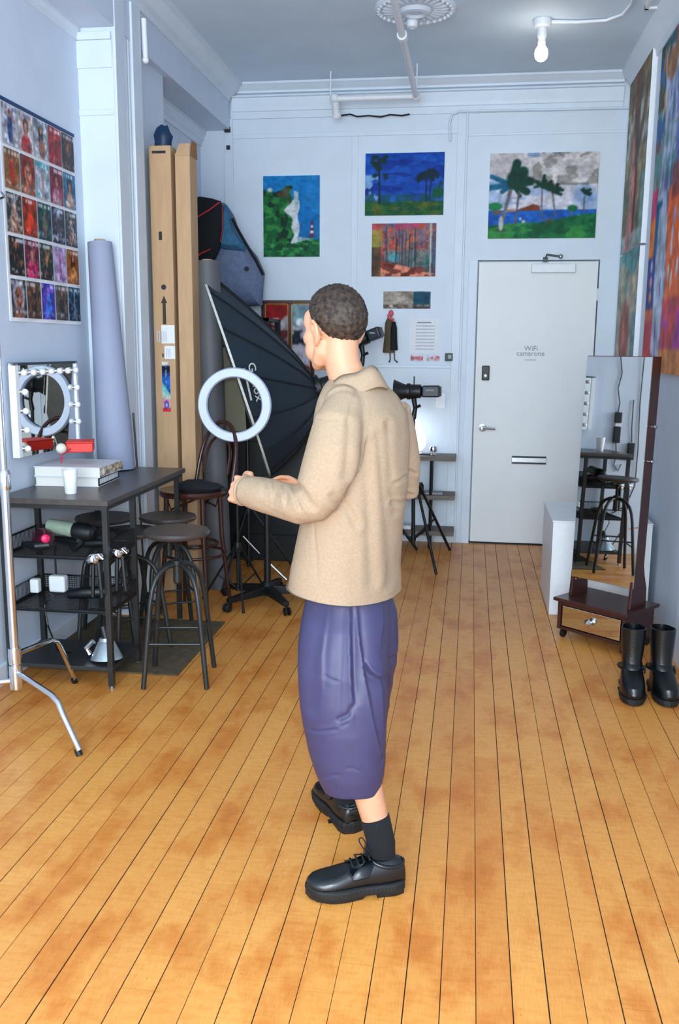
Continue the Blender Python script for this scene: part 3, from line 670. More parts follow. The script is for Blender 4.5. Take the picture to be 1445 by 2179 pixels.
P.put(fbm(U*8, V*10, 81) > 0.5, (150, 172, 205)); P.put((fbm(U*22, V*16, 82) > 0.64), (104, 84, 170), 0.8); P.put((fbm(U*26, V*10, 83) > 0.66), (40, 130, 120), 0.8)
P.put((U < 0.13) & (V < 0.75), (190, 90, 60)); left = U < 0.16+0.04*np.sin(V*11)
P.put(left & (V > 0.8), (60, 70, 60)); P.put(left & (V > 0.72) & (fbm(U*16, V*12, 84) > 0.5), (196, 130, 50)); P.put(left & (V > 0.6) & (fbm(U*20, V*16, 85) > 0.58), (30, 100, 160)); P.put(left & (V > 0.55) & (V < 0.68), (110, 160, 150), 0.8)
P.put(left & (V > 0.48) & (V < 0.57), (200, 66, 110)); P.put((U < 0.26) & (U > 0.12) & (V > 0.36) & (V < 0.52), (24, 96, 150)); P.put((U < 0.18) & (V > 0.2) & (V < 0.36), (24, 44, 140)); P.put(left & (V > 0.36) & (V < 0.48) & (U < 0.12), (224, 116, 40))
for k, v in enumerate((0.33, 0.28, 0.235)): P.ell(0.1, v, 0.035, 0.022, [(170, 180, 215), (226, 150, 140), (214, 140, 96)][k])
P.put((U < 0.24) & (V < 0.2), (200, 90, 60)); P.put((U < 0.2) & (V < 0.16) & (V > 0.02), (190, 40, 60)); P.put((V < 0.045) & (U < 0.5), (204, 120, 60))
P.put((U > 0.2) & (U < 0.42) & (V < 0.5) & (V > 0.06), (176, 190, 214)); P.put((U > 0.24) & (fbm(U*30, V*8, 86) > 0.68), (110, 60, 160), 0.8)
oo = (U > 0.42+0.03*np.sin(V*9)) & (V > 0.22) & (V < 0.54); P.put(oo, (232, 104, 44))
for k in range(16):
    r = random.Random(k+90); P.ell(r.uniform(0.45, 1), r.uniform(0.25, 0.5), 0.025, 0.03, r.choice([(190, 196, 226), (150, 160, 220), (240, 220, 210)]))
P.put((U > 0.42) & (V < 0.22), (196, 60, 70)); P.put((U > 0.45) & (V < 0.2) & (fbm(U*12, V*14, 87) > 0.5), (170, 50, 150)); P.put((U > 0.4) & (V < 0.07), (214, 130, 60)); P.put((U > 0.45) & (V > 0.5) & (V < 0.6), (130, 60, 50), 0.8); P.put((U > 0.5) & (V > 0.62) & (V < 0.8) & (fbm(U*6, V*8, 88) > 0.45), (50, 130, 190), 0.85); P.put((V > 0.86) & (U > 0.1) & (fbm(U*14, V*14, 89) > 0.5), (150, 90, 40), 0.8); P.put((V > 0.93) & (fbm(U*14, V*14, 91) > 0.5), (30, 80, 90), 0.9)
canvas_right('abstract_painting', 'huge bright multicoloured abstract painting at the right edge', 4.9, 6.175, 1.455, 3.385, P)

# ------------------------------------------------------------------ poster of covers on the left wall
def wallp(y, z, d=0.004): return np.array([XL+d, y, z])
py0, py1, pz0, pz1 = 4.125, 4.925, 1.70, 2.70
poster = thing('cover_poster', 'large white poster printed with a grid of magazine covers', 'poster', (XL, (py0+py1)/2, pz0))
M = MB(); n = 12
rings = []
for i in range(n+1):
    y = py0+(py1-py0)*i/n; bul = 0.006+0.006*math.sin(i*1.3)
    rings.append([(XL+0.001, y, pz0), (XL+bul*0.5+0.002, y, pz0), (XL+0.003, y, (pz0+pz1)/2), (XL+0.002, y, pz1), (XL+0.001, y, pz1)])
M.loft([np.array(r) for r in rings]); M.build('sheet', PAPERW, poster)
covers = [  # background, figure, accent per cover, rows from the top
 [((206, 214, 232), (24, 50, 110), (120, 60, 50), 'slim'), ((226, 224, 232), (170, 40, 44), (176, 110, 84), 'bust'), ((206, 214, 224), (150, 96, 76), (24, 34, 40), 'long'), ((150, 34, 50), (110, 26, 36), (190, 70, 60), 'slim'), ((30, 40, 50), (52, 40, 44), (150, 80, 66), 'bust')],
 [((150, 106, 66), (170, 50, 36), (120, 60, 40), 'slim'), ((110, 96, 84), (214, 150, 120), (150, 30, 26), 'face'), ((206, 206, 222), (196, 130, 130), (40, 150, 150), 'thin'), ((120, 34, 70), (190, 140, 160), (150, 30, 50), 'bust'), ((36, 120, 176), (210, 160, 140), (50, 36, 30), 'bust')],
 [((66, 60, 60), (150, 96, 70), (200, 200, 200), 'bust'), ((150, 44, 24), (232, 60, 16), (190, 60, 30), 'gown'), ((24, 56, 84), (130, 90, 70), (60, 140, 60), 'slim'), ((36, 44, 74), (70, 52, 50), (170, 180, 214), 'slim'), ((44, 46, 56), (130, 84, 70), (200, 200, 206), 'long')],
 [((30, 34, 36), (24, 26, 30), (180, 110, 70), 'slim'), ((110, 24, 60), (214, 30, 100), (190, 140, 130), 'bust'), ((30, 60, 50), (40, 36, 36), (196, 130, 96), 'bust'), ((196, 176, 216), (150, 70, 130), (170, 110, 160), 'thin'), ((176, 100, 44), (226, 160, 90), (110, 44, 30), 'long')],
 [((50, 48, 52), (150, 80, 56), (170, 170, 184), 'face'), ((84, 62, 50), (44, 34, 30), (140, 96, 70), 'slim'), ((70, 60, 190), (60, 120, 220), (150, 90, 190), 'gown'), ((84, 84, 84), (50, 44, 44), (130, 90, 76), 'slim'), ((16, 62, 88), (160, 120, 120), (150, 170, 190), 'thin')]]
cw = (py1-py0-0.02)/5; ch = (pz1-pz0-0.02)/5
for i, row in enumerate(covers):
    for j, (bg, fg, ac, kind) in enumerate(row):
        P = Paint(30, 40, bg); U, V = P.U, P.V; sd = i*7+j*3+100
        P.put(fbm(U*5, V*7, sd) > 0.55, np.array(bg)*0.75, 0.5)
        hr = np.array(ac)*0.5 if kind in ('face', 'bust', 'long') else np.array(ac)
        if kind == 'face':
            P.ell(0.5, 0.6, 0.46, 0.46, ac); P.ell(0.5, 0.52, 0.27, 0.34, fg); P.ell(0.5, 0.05, 0.42, 0.2, np.array(fg)*0.9); P.rect(0.36, 0.46, 0.56, 0.6, (60, 40, 40)); P.rect(0.56, 0.66, 0.56, 0.6, (60, 40, 40)); P.rect(0.44, 0.58, 0.34, 0.38, (150, 50, 50))
        elif kind == 'bust':
            P.ell(0.5, 0.66, 0.22, 0.25, hr); P.ell(0.5, 0.62, 0.13, 0.15, (186, 124, 98)); P.ell(0.5, 0.14, 0.42, 0.34, fg); P.ell(0.5, 0.42, 0.1, 0.1, (186, 124, 98), 0.8)
        elif kind == 'long':
            P.ell(0.5, 0.55, 0.2, 0.36, hr); P.ell(0.52, 0.74, 0.11, 0.12, (186, 124, 98)); P.ell(0.55, 0.25, 0.28, 0.3, fg)
        elif kind == 'gown':
            P.put((np.abs(U-0.5) < 0.08+0.32*(0.85-V)) & (V < 0.82) & (V > 0.12), fg); P.ell(0.5, 0.82, 0.08, 0.08, np.array(ac))
        elif kind == 'thin':
            P.ell(0.5, 0.6, 0.09, 0.24, fg); P.line([(0.47, 0.45), (0.45, 0.08)], 0.04, fg); P.line([(0.53, 0.45), (0.6, 0.08)], 0.04, fg); P.ell(0.5, 0.8, 0.07, 0.07, hr)
        else:
            P.ell(0.5, 0.42, 0.2, 0.42, fg); P.ell(0.5, 0.78, 0.1, 0.1, (176, 116, 92)); P.ell(0.5, 0.83, 0.11, 0.08, hr)
        P.put(np.clip((fbm(U*7, V*9, sd+11)-0.5)*6, 0, 1), np.array(bg)*0.55, 0.55); P.put(np.clip((fbm(U*9, V*11, sd+12)-0.56)*8, 0, 1), np.clip(np.array(ac)*1.25, 0, 255), 0.5)
        light = sum(bg) > 420
        # masthead and cover lines, too small to read
        mcol = (90, 100, 130) if light else (214, 216, 222)
        if (i, j) == (1, 2): mcol = (40, 150, 160)
        if (i, j) == (1, 1): mcol = None
        if mcol is not None: P.put((V > 0.86) & (V < 0.97) & (vnoise(U*11, V*0+sd, sd) > 0.42), mcol, 0.75)
        P.put((V < 0.2) & (V > 0.06) & (vnoise(U*12, V*14, sd+3) > 0.66), mcol if mcol else (230, 200, 190), 0.6)
        yy0 = py0+0.01+j*cw+0.006; zz0 = pz1-0.01-(i+1)*ch+0.009
        P.build('printed_cover', (XL+0.0088, yy0, zz0), (0, cw-0.012, 0), (0, 0, ch-0.018), GLOSSY, poster)
MB().mm(XL+0.001, XL+0.009, py0, py1, pz1-0.012, pz1+0.003).build('top_edge', mat('navy_edge', rgb(22, 60, 110), 0.6), poster)

# ================================================================== LEFT SIDE: TABLE AND WHAT IS ON IT
TX0, TX1, TY0, TY1, TZ = -2.148, -1.608, 3.868, 5.02, 0.90
tb = thing('bar_table', 'dark wood bar table on black metal legs with mesh shelves below', 'table', ((TX0+TX1)/2, (TY0+TY1)/2, 0))
MB().mm(TX0, TX1, TY0, TY1, TZ-0.026, TZ).build('tabletop', TOPW, tb, bevel=0.003)
L = [(TX1-0.02, TY0+0.02), (TX0+0.02, TY0+0.02), (TX1-0.022, 4.235), (TX0+0.02, 4.235), (TX1-0.04, 4.975), (TX0+0.02, 4.975)]
for x, y in L:
    lg = MB().mm(x-0.0125, x+0.0125, y-0.0125, y+0.0125, 0.015, TZ-0.026).build('leg', GUN, tb)
    MB().lathe([(0.008, 0.015), (0.008, 0.006), (0.014, 0.005), (0.014, 0)], (x, y, 0), (0, 0, 1), 10).build('foot', STEEL, lg, True)
for (a, b2) in ((0, 1), (2, 3), (4, 5), (0, 2), (1, 3), (2, 4), (3, 5)):
    x0, y0 = L[a]; x1, y1 = L[b2]
    MB().mm(min(x0, x1)-0.01, max(x0, x1)+0.01, min(y0, y1)-0.01, max(y0, y1)+0.01, TZ-0.046, TZ-0.0265).build('rail', GUN, tb)
for zs in (0.625, 0.37):
    sh = MB(); x0, x1, y0, y1 = TX0+0.012, TX1-0.012, TY0+0.012, 4.243
    for (a0, a1, b0, b1) in ((x0, x1, y0, y0+0.012), (x0, x1, y1-0.012, y1), (x0, x0+0.012, y0, y1), (x1-0.012, x1, y0, y1)):
        sh.mm(a0, a1, b0, b1, zs-0.008, zs+0.008)
    # raised rim at the back and sides
    sh.mm(x0, x1, y1-0.008, y1, zs+0.072, zs+0.08).mm(x0, x0+0.008, y0, y1, zs+0.072, zs+0.08).mm(x1-0.008, x1, y0, y1, zs+0.072, zs+0.08)
    s = sh.build('mesh_shelf', BLACK, tb)
    w = MB()
    k = x0
    while k < x1: w.mm(k, k+0.0018, y0, y1, zs-0.002, zs); w.mm(k, k+0.0018, y1-0.004, y1-0.002, zs, zs+0.075); k += 0.013
    k = y0
    while k < y1: w.mm(x0, x1, k, k+0.0018, zs-0.004, zs-0.002); w.mm(x0, x0+0.002, k, k+0.0018, zs, zs+0.075); w.mm(x1-0.002, x1, k, k+0.0018, zs, zs+0.075); k += 0.013
    for q in range(7): w.mm(x0, x1, y1-0.004, y1-0.002, zs+q*0.0105, zs+q*0.0105+0.002)
    wo = w.build('wire_mesh', BLACK, s); wo['kind'] = 'stuff'
MB().mm(TX0+0.01, TX1-0.01, TY0+0.01, 4.245, 0.085, 0.105).build('bottom_shelf', mat('black_shelf_board', rgb(38, 40, 42), 0.5), tb, bevel=0.002)

solo(MB().mm(-2.155, -1.375, 4.09, 4.98, 0.0006, 0.008).build('floor_mat', RUG, None, bevel=0.003), 'dark brown floor mat under the bar table and stools', 'mat')

# books
bk = at(232, 975, 4.45)
BX0, BX1 = -2.145, -1.79
def book(name, label, x0, x1, y0, y1, z0, z1, cover, rz, spine_txt=None, spine_col=None):
    c = np.array([(x0+x1)/2, (y0+y1)/2, z0])
    t = thing(name, label, 'book', c, rz, 'stack of books on the bar table')
    hx, hy, hz = (x1-x0)/2, (y1-y0)/2, z1-z0
    MB().mm(-hx+0.004, hx-0.003, -hy+0.004, hy-0.004, 0.004, hz-0.004).build('page_block', mat('pages_'+name, rgb(226, 222, 214), 0.9, var=0.05, scale=60, stretch=(1, 1, 40)), t)
    MB().mm(-hx, hx, -hy, hy, 0, 0.004).build('cover', cover, t); MB().mm(-hx, hx, -hy, hy, hz-0.004, hz).build('cover', cover, t)
    sp = MB().mm(hx-0.004, hx, -hy, hy, 0.0035, hz-0.0035).build('spine', spine_col or cover, t)
    if spine_txt: spine_txt(sp, hx, hy, hz)
    return t
WC = mat('white_cover', rgb(216, 218, 224), 0.5, var=0.02); 
def spine_marks(sp, hx, hy, hz):
    r = random.Random(3); y = -hy+0.015
    while y < hy-0.02:
        w = r.uniform(0.005, 0.014); MB().mm(hx, hx+0.0008, y, y+w, hz*0.25, hz*0.8).build('spine_lettering', PAPERW, sp); y += w+r.uniform(0.003, 0.008)
def spine_art(sp, hx, hy, hz):
    P = Paint(60, 12, (196, 178, 150)); P.put(fbm(P.U*12, P.V*3, 7) > 0.52, (232, 222, 204)); P.put(fbm(P.U*14, P.V*3, 8) > 0.62, (190, 120, 70)); P.put(fbm(P.U*18, P.V*3, 9) > 0.66, (110, 96, 100)); P.build('spine_print', (hx+0.0006, -hy, 0.003), (0, 2*hy, 0), (0, 0, hz-0.006), GLOSSY, sp)
book('book', 'bottom book of the table stack with a black lettered spine', -2.14, -1.815, 4.24, 4.55, TZ+0.0005, TZ+0.047, WC, 0.06, spine_marks, BLACKP)
book('book', 'middle book of the table stack with a mottled tan spine', -2.14, -1.80, 4.235, 4.56, TZ+0.048, TZ+0.098, WC, 0.03, spine_art)
book('book', 'thick white top book of the stack under the vanity mirror', -2.15, -1.785, 4.20, 4.565, TZ+0.099, TZ+0.160, WC, 0.0)
BT = TZ+0.160
# paper cup
cp = np.array([-1.86, 4.045, TZ])
cup = thing('paper_cup', 'plain white paper cup at the table edge', 'cup', cp)
MB().lathe([(0.026, 0.0), (0.027, 0.002), (0.036, 0.112), (0.0345, 0.112), (0.026, 0.006), (0.001, 0.006)], cp, (0, 0, 1), 28).build('body', mat('white_cup', rgb(238, 240, 242), 0.6, var=0.02), cup, True)
MB().tube([cp+np.array([0.036*math.cos(a), 0.036*math.sin(a), 0.112]) for a in np.arange(24)*math.pi/12], 0.0025, 6, closed=True).build('rim', PAPERW, cup, True)
# vanity mirror, leaning against the wall on the books
VX = -2.095
vm = thing('vanity_mirror', 'white vanity mirror edged with round bulbs standing on the books', 'mirror', (VX, 4.36, BT))
my0, my1, mz0, mz1 = 4.075, 4.635, 1.085, 1.495
MB().mm(VX-0.03, VX-0.004, my0-0.005, my1+0.005, BT+0.0005, mz1+0.008).build('back_panel', WHITE, vm, bevel=0.003)
for (a0, a1, b0, b1) in ((my0-0.03, my0, BT+0.0005, mz1+0.012), (my1, my1+0.02, BT+0.0005, mz1+0.012)): MB().mm(VX-0.03, VX+0.006, a0, a1, b0, b1).build('frame_stile', WHITE, vm, bevel=0.002)
MB().mm(VX-0.03, VX+0.006, my0-0.03, my1+0.02, mz1, mz1+0.012).build('frame_rail', mat('dark_edge', rgb(40, 60, 72), 0.4), vm)
MB().mm(VX-0.004, VX-0.002, my0, my1, BT+0.001, mz1).build('mirror_glass', MIRROR, vm)
OPAL = mat('opal_bulb', rgb(236, 238, 244), 0.18, var=0.02, spec=0.7)
bl = [(my0+0.03+k*0.085, mz1-0.035) for k in range(7)]+[(my0+0.03, mz1-0.035-k*0.09) for k in range(1, 5)]+[(my1-0.015, mz1-0.035-k*0.09) for k in range(1, 4)]
for (y, z) in bl:
    b_ = MB().ball((VX+0.016, y, z), 0.016, 14, 10).build('bulb', OPAL, vm, True)
    MB().lathe([(0.009, 0), (0.009, 0.006)], (VX-0.003, y, z), (1, 0, 0), 12).build('bulb_base', CHROME, b_, True)
vm.rotation_euler = (0, 0, -0.06)
# red gift box with tassel and a cream ball
gb = np.array([-1.96, 4.40, BT+0.0005]); 
R = np.array([[math.cos(.35), -math.sin(.35), 0], [math.sin(.35), math.cos(.35), 0], [0, 0, 1]])
gx = thing('red_box', 'small bright red box with a hanging pink tassel on the books', 'box', gb)
MB().box(gb+np.array([0, 0, 0.023]), (0.13, 0.16, 0.046), R).build('body', RED, gx, bevel=0.004)
MB().box(gb+np.array([0, 0, 0.0495]), (0.134, 0.164, 0.007), R).build('lid', RED, gx, bevel=0.003)
ts = gb+np.array([-0.01, -0.10, 0.02])
PK = mat('tassel_thread', rgb(206, 40, 70), 0.7)
MB().tube([ts, ts+np.array([0, -0.045, -0.012]), ts+np.array([0.0, -0.094, -0.015]), ts+np.array([0.002, -0.106, -0.03]), ts+np.array([0.0, -0.107, -0.06])], [0.003, 0.003, 0.003, 0.005, 0.003], 6).build('tassel', PK, gx, True)
cb = np.array([-2.0, 4.262, BT+0.026])
solo(MB().ball(cb, 0.026).build('cream_ball', mat('cream_ball', rgb(226, 222, 204), 0.5), None, True), 'small cream ball resting on the books beside the red box', 'ball')

# on the upper mesh shelf
zs = 0.634
hd0 = at(168, 1128, 4.05)
hdr = thing('hair_dryer', 'hair dryer with pale green barrel and black rear on the mesh shelf', 'hair dryer', (hd0[0]-0.1, 4.05, zs))
d = nrm((1, -0.1, -0.12)); c0 = np.array([hd0[0]-0.16, 4.06, zs+0.105])
OLI = mat('pale_green_plastic', rgb(140, 158, 140), 0.35)
MB().lathe([(0.026, 0), (0.032, 0.006), (0.034, 0.05), (0.036, 0.14)], c0, d, 20).build('barrel', OLI, hdr, True)
MB().lathe([(0.037, 0.14), (0.042, 0.16), (0.043, 0.20), (0.036, 0.235), (0.018, 0.25)], c0, d, 20).build('motor_housing', BLACKP, hdr, True)
MB().tube([c0+d*0.18, c0+d*0.17+np.array([0, -0.02, -0.06]), c0+d*0.16+np.array([0, -0.06, -0.078])], [0.022, 0.019, 0.017]).build('handle', BLACKP, hdr, True)
hb0 = at(92, 1140, 4.0)
hb = thing('round_hairbrush', 'round hairbrush with dark red bristles and a pink core', 'hairbrush', (hb0[0], 4.0, zs))
hc = np.array([hb0[0], 4.0, zs+0.055]); hd_ = nrm((0.6, -0.75, 0.1))
MAG = mat('magenta_core', rgb(232, 40, 100), 0.4); BRI = mat('dark_bristle', rgb(70, 16, 36), 0.6)
MB().lathe([(0.02, -0.05), (0.022, 0), (0.02, 0.05), (0.012, 0.056)], hc, hd_, 18).build('core', MAG, hb, True)
w = MB(); Mf = frame_from(hd_)
for i in range(12):
    for j in range(20):
        a = j*math.pi/10+i*0.15; rd = math.cos(a)*Mf[:, 0]+math.sin(a)*Mf[:, 1]; p0 = hc+hd_*(-0.045+0.0078*i)+rd*0.02
        w.tube([p0, p0+rd*0.026], [0.0018, 0.0008], 3)
o = w.build('bristles', BRI, hb); o['kind'] = 'stuff'
MB().tube([hc-hd_*0.05, hc-hd_*0.1+np.array([0, 0, -0.01]), hc-hd_*0.2+np.array([0, 0, -0.03])], [0.01, 0.013, 0.011]).build('handle', BLACKP, hb, True)
fl0 = at(140, 1163, 4.12)
solo(MB().tube([(fl0[0]-0.1, 4.15, zs+0.02), (fl0[0], 4.1, zs+0.022), (fl0[0]+0.14, 4.06, zs+0.024), (fl0[0]+0.26, 4.06, zs+0.03)], [0.014, 0.02, 0.022, 0.016], 10).build('curling_iron', BLACKP, None, True), 'black curling iron lying in front of the hair dryer', 'hair tool')
solo(MB().tube([(-2.09, 4.0, zs+0.02), (-2.0, 3.96, zs+0.024), (-1.95, 3.98, zs+0.026)], [0.016, 0.024, 0.02], 10).build('hair_clipper', BLACKP, None, True), 'black clipper at the left end of the mesh shelf', 'hair tool')
cc = [np.array([-2.03+0.02*math.cos(k*.5)*(1+0.2*math.sin(k)), 4.1+0.05*math.sin(k*.5), zs+0.05+0.012*k/3]) for k in range(14)]
solo(MB().tube(cc, 0.004, 6).build('tool_cord', BLACKP, None, True), 'black looped cord above the left end of the mesh shelf', 'cord')
solo(MB().tube([at(240, 1140, 4.05), at(200, 1150, 4.1), at(170, 1150, 4.15), at(150, 1162, 4.15)], 0.02, 8).build('black_pouch', BLACKF, None, True), 'black soft pouch right of the hair dryer', 'pouch')
# lower mesh shelf
z2 = 0.379
q = at(125, 1252, 4.16)
t = thing('white_adapter', 'white power adapter on the lower mesh shelf', 'adapter', (q[0], 4.16, z2))
MB().box((q[0], 4.16, z2+0.045), (0.085, 0.05, 0.085)).build('body', WHITE, t, bevel=0.012, seg=3)
MB().tube([(q[0]-0.02, 4.18, z2+0.088), (q[0]-0.025, 4.19, z2+0.2), (q[0]-0.03, 4.215, 0.6)], 0.006, 6).build('cable', BLACKP, t, True)
q = at(76, 1250, 4.12)
solo(MB().box((q[0], 4.12, z2+0.04), (0.045, 0.04, 0.07)).build('white_plug', WHITE, None, bevel=0.008, seg=3), 'smaller white plug block at the left of the lower mesh shelf', 'plug')
q = at(195, 1265, 4.05)
solo(MB().tube([(q[0]-0.12, 4.06, z2+0.02), (q[0]-0.04, 4.05, z2+0.035), (q[0]+0.08, 4.08, z2+0.04), (q[0]+0.12, 4.12, z2+0.05)], [0.022, 0.03, 0.03, 0.022], 10).build('cable_bundle', BLACKP, None, True), 'thick black cable bundle on the lower mesh shelf', 'cables')
solo(MB().tube([(-2.05, 4.12, z2+0.01), (-1.98, 4.05, z2+0.012), (-1.95, 3.9, z2+0.01), (-1.93, 3.88, 0.3), (-1.92, 3.95, 0.15), (-1.90, 4.05, 0.108)], 0.004, 6).build('drooping_cord', BLACKP, None, True), 'thin dark cord drooping from the lower mesh shelf', 'cord')
# bottom shelf: clamp lamp
q = at(222, 1375, 4.0); zb = 0.1055
t = thing('clamp_lamp', 'silver clamp lamp lying on the bottom shelf', 'lamp', (q[0], 4.0, zb))
SILV = mat('silver_reflector', rgb(176, 190, 196), 0.3, metal=0.7)
MB().lathe([(0.03, 0), (0.04, 0.03), (0.075, 0.10), (0.078, 0.10), (0.04, 0.02), (0.02, 0.0)], (q[0]+0.01, 4.0, zb+0.105), (0.05, -0.1, -1), 24).build('reflector', SILV, t, True)
MB().lathe([(0.018, 0), (0.02, 0.06)], (q[0]+0.01, 4.0, zb+0.10), (-0.3, 0.2, 1), 14).build('socket', BLACKP, t, True)
MB().tube([(q[0]-0.07, 3.99, zb+0.02), (q[0]-0.085, 3.99, zb+0.05), (q[0]-0.05, 3.99, zb+0.085)], 0.014).build('clamp', CHROME, t, True)
# chrome clamps gripping the upper mesh shelf
for (x, y, z, sx, lab) in ((-1.668, 3.862, 0.632, 0, 'chrome clamp with black handles gripping the mesh shelf, left of the front table leg'), (-1.592, 3.96, 0.640, 1, 'chrome clamp with black handles gripping the mesh shelf, right of the front table leg')):
    t = thing('chrome_clamp', lab, 'clamp', (x, y, z-0.2), group='chrome clamps on the mesh shelf')
    MB().lathe([(0.016, -0.026), (0.024, -0.02), (0.026, 0.0), (0.022, 0.02), (0.014, 0.026)], (x-0.012, y-0.012, z), (0.8, -0.6, 0.3), 18).build('jaw', CHROME, t, True)
    MB().ball((x+0.016, y-0.006, z+0.014), (0.022, 0.018, 0.018), 14, 10).build('pivot', CHROME, t, True)
    MB().tube([(x-0.02, y-0.02, z+0.018), (x+0.02, y-0.024, z+0.026), (x+0.04, y-0.018, z+0.004)], [0.008, 0.009, 0.007]).build('screw', CHROME, t, True)
    for k in (-1, 1): MB().tube([(x+0.012*k, y-0.008, z-0.012), (x+0.016*k, y-0.008, z-0.08), (x+0.022*k, y-0.006, z-0.18)], [0.010, 0.011, 0.009]).build('handle', BLACKP, t, True)

# ------------------------------------------------------------------ stools
def make_stool(h=0.735):
    t = thing('metal_stool', '', 'stool', (0, 0, 0), group='dark metal screw stools')
    MB().lathe([(0.0, 0), (0.13, 0.0), (0.152, 0.008), (0.158, 0.02), (0.152, 0.032), (0.10, 0.029), (0.001, 0.027)], (0, 0, h-0.03), (0, 0, 1), 36).build('seat', SEATW, t, True)
    MB().lathe([(0.055, 0), (0.055, 0.01), (0.016, 0.014)], (0, 0, h-0.046), (0, 0, 1), 20).build('seat_plate', GUN, t, True)
    sc = [(0.0, -0.2)]
    z = -0.2
    while z < 0.0: sc += [(0.0115, z), (0.009, z+0.003), (0.0115, z+0.006)]; z += 0.006
    MB().lathe(sc, (0, 0, h-0.04), (0, 0, 1), 12).build('screw_post', GUN, t, True)
    hz = 0.565
    MB().lathe([(0.012, -0.09), (0.02, -0.08), (0.02, 0.0), (0.026, 0.005), (0.026, 0.025), (0.018, 0.03)], (0, 0, hz), (0, 0, 1), 16).build('hub', GUN, t, True)
    for k in range(4):
        a = math.pi/4+k*math.pi/2; d = np.array([math.cos(a), math.sin(a), 0])
        prof = [(0.015, 0.572), (0.055, 0.568), (0.095, 0.548), (0.125, 0.515), (0.145, 0.47), (0.16, 0.40), (0.175, 0.28), (0.195, 0.12), (0.21, 0.004)]
        MB().tube([d*r+np.array([0, 0, z]) for r, z in prof], 0.0125, 10).build('leg', GUN, t, True)
    def leg_at(k, z):
        a = math.pi/4+k*math.pi/2; r = np.interp(z, [0.004, 0.12, 0.28, 0.40], [0.21, 0.195, 0.175, 0.16]); return np.array([r*math.cos(a), r*math.sin(a), z])
    for k in range(4):
        z = 0.255 if k % 2 else 0.215
        MB().tube([leg_at(k, z), leg_at((k+1) % 4, z)], 0.006, 8).build('footrest', GUN, t, True)
    return t
def dup(root, loc, rz, label, group=None, zscale=1.0):
    r = root.copy(); COL.objects.link(r); r.location = loc; r.rotation_euler = (0, 0, rz); r['label'] = label; r.scale = (1, 1, zscale)
    if group: r['group'] = group
    for ch in list(root.children):
        c_ = ch.copy(); COL.objects.link(c_); c_.parent = r
        for g in ch.children:
            d_ = g.copy(); COL.objects.link(d_); d_.parent = c_
    return r
st0 = make_stool()
st0.location = (-1.355, 4.07, 0.0); st0.rotation_euler = (0, 0, 0.16); st0['label'] = 'nearest dark metal stool, standing free in front of the others'
dup(st0, (-1.635, 4.77, 0.008), 0.5, 'dark metal stool just behind the nearest stool, by the far table leg', zscale=0.895)
dup(st0, (-1.93, 4.60, 0.008), 0.3, 'dark metal stool pushed in against the left wall under the table', zscale=0.92)
dup(st0, (-1.75, 4.50, 0.008), 0.75, 'dark metal stool tucked under the table, lowest seat of the four', zscale=0.85)

# ------------------------------------------------------------------ chrome stand in front
cs = np.array([-1.885, 3.45, 0.0])
pt = at(8, 372, 3.45); pb = at(37, 1490, 3.45)
cst = thing('chrome_c_stand', 'tall chrome light stand with sprung legs at the left edge', 'light stand', (pb[0], 3.45, 0))
c0 = np.array([pb[0], 3.45, 0]); top = pt[2]
MB().tube([c0+np.array([0, 0, 0.18]), c0+np.array([0, 0, 1.05])], 0.0175, 16).build('lower_column', CHROME, cst, True)
MB().tube([c0+np.array([0, 0, 1.05]), c0+np.array([0, 0, top-0.06])], 0.0145, 16).build('riser', CHROME, cst, True)
MB().tube([c0+np.array([0, 0, top-0.06]), c0+np.array([0, 0, top+0.35])], 0.011, 14).build('riser', CHROME, cst, True)
for z in (1.05, top-0.10):
    cl_ = MB().lathe([(0.024, -0.04), (0.026, -0.03), (0.026, 0.03), (0.02, 0.04)], c0+np.array([0, 0, z]), (0, 0, 1), 18).build('collar', CHROME, cst, True)
    MB().tube([c0+np.array([-0.02, -0.01, z]), c0+np.array([-0.06, -0.03, z])], 0.009).build('locking_knob', BLACKP, cl_, True)
hd = MB().lathe([(0.03, -0.02), (0.033, 0), (0.03, 0.02)], c0+np.array([0.012, -0.03, top+0.02]), (0.4, -1, 0.1), 20).build('grip_head', CHROME, cst, True)
MB().tube([c0+np.array([-0.02, -0.05, top]), c0+np.array([0.06, -0.06, top-0.005]), c0+np.array([0.07, -0.06, top-0.02])], [0.01, 0.009, 0.012]).build('grip_screw', CHROME, hd, True)
MB().ball(c0+np.array([0.015, -0.03, top-0.04]), 0.022).build('grip_ball', CHROME, hd, True)
MB().tube([c0+np.array([0.0, -0.03, top-0.10]), c0+np.array([0.06, -0.05, top-0.095]), c0+np.array([0.09, -0.05, top-0.08])], [0.012, 0.01, 0.014]).build('wing_nut', CHROME, hd, True)
ft = [np.array([-1.479, 3.188, 0.0]), np.array([-1.83, 3.93, 0.0])]
v = (ft[0]+ft[1])/2-c0; f3 = c0+np.array([-0.215, -0.10, 0]); ft.append(f3)
hubz = [0.225, 0.30, 0.19]
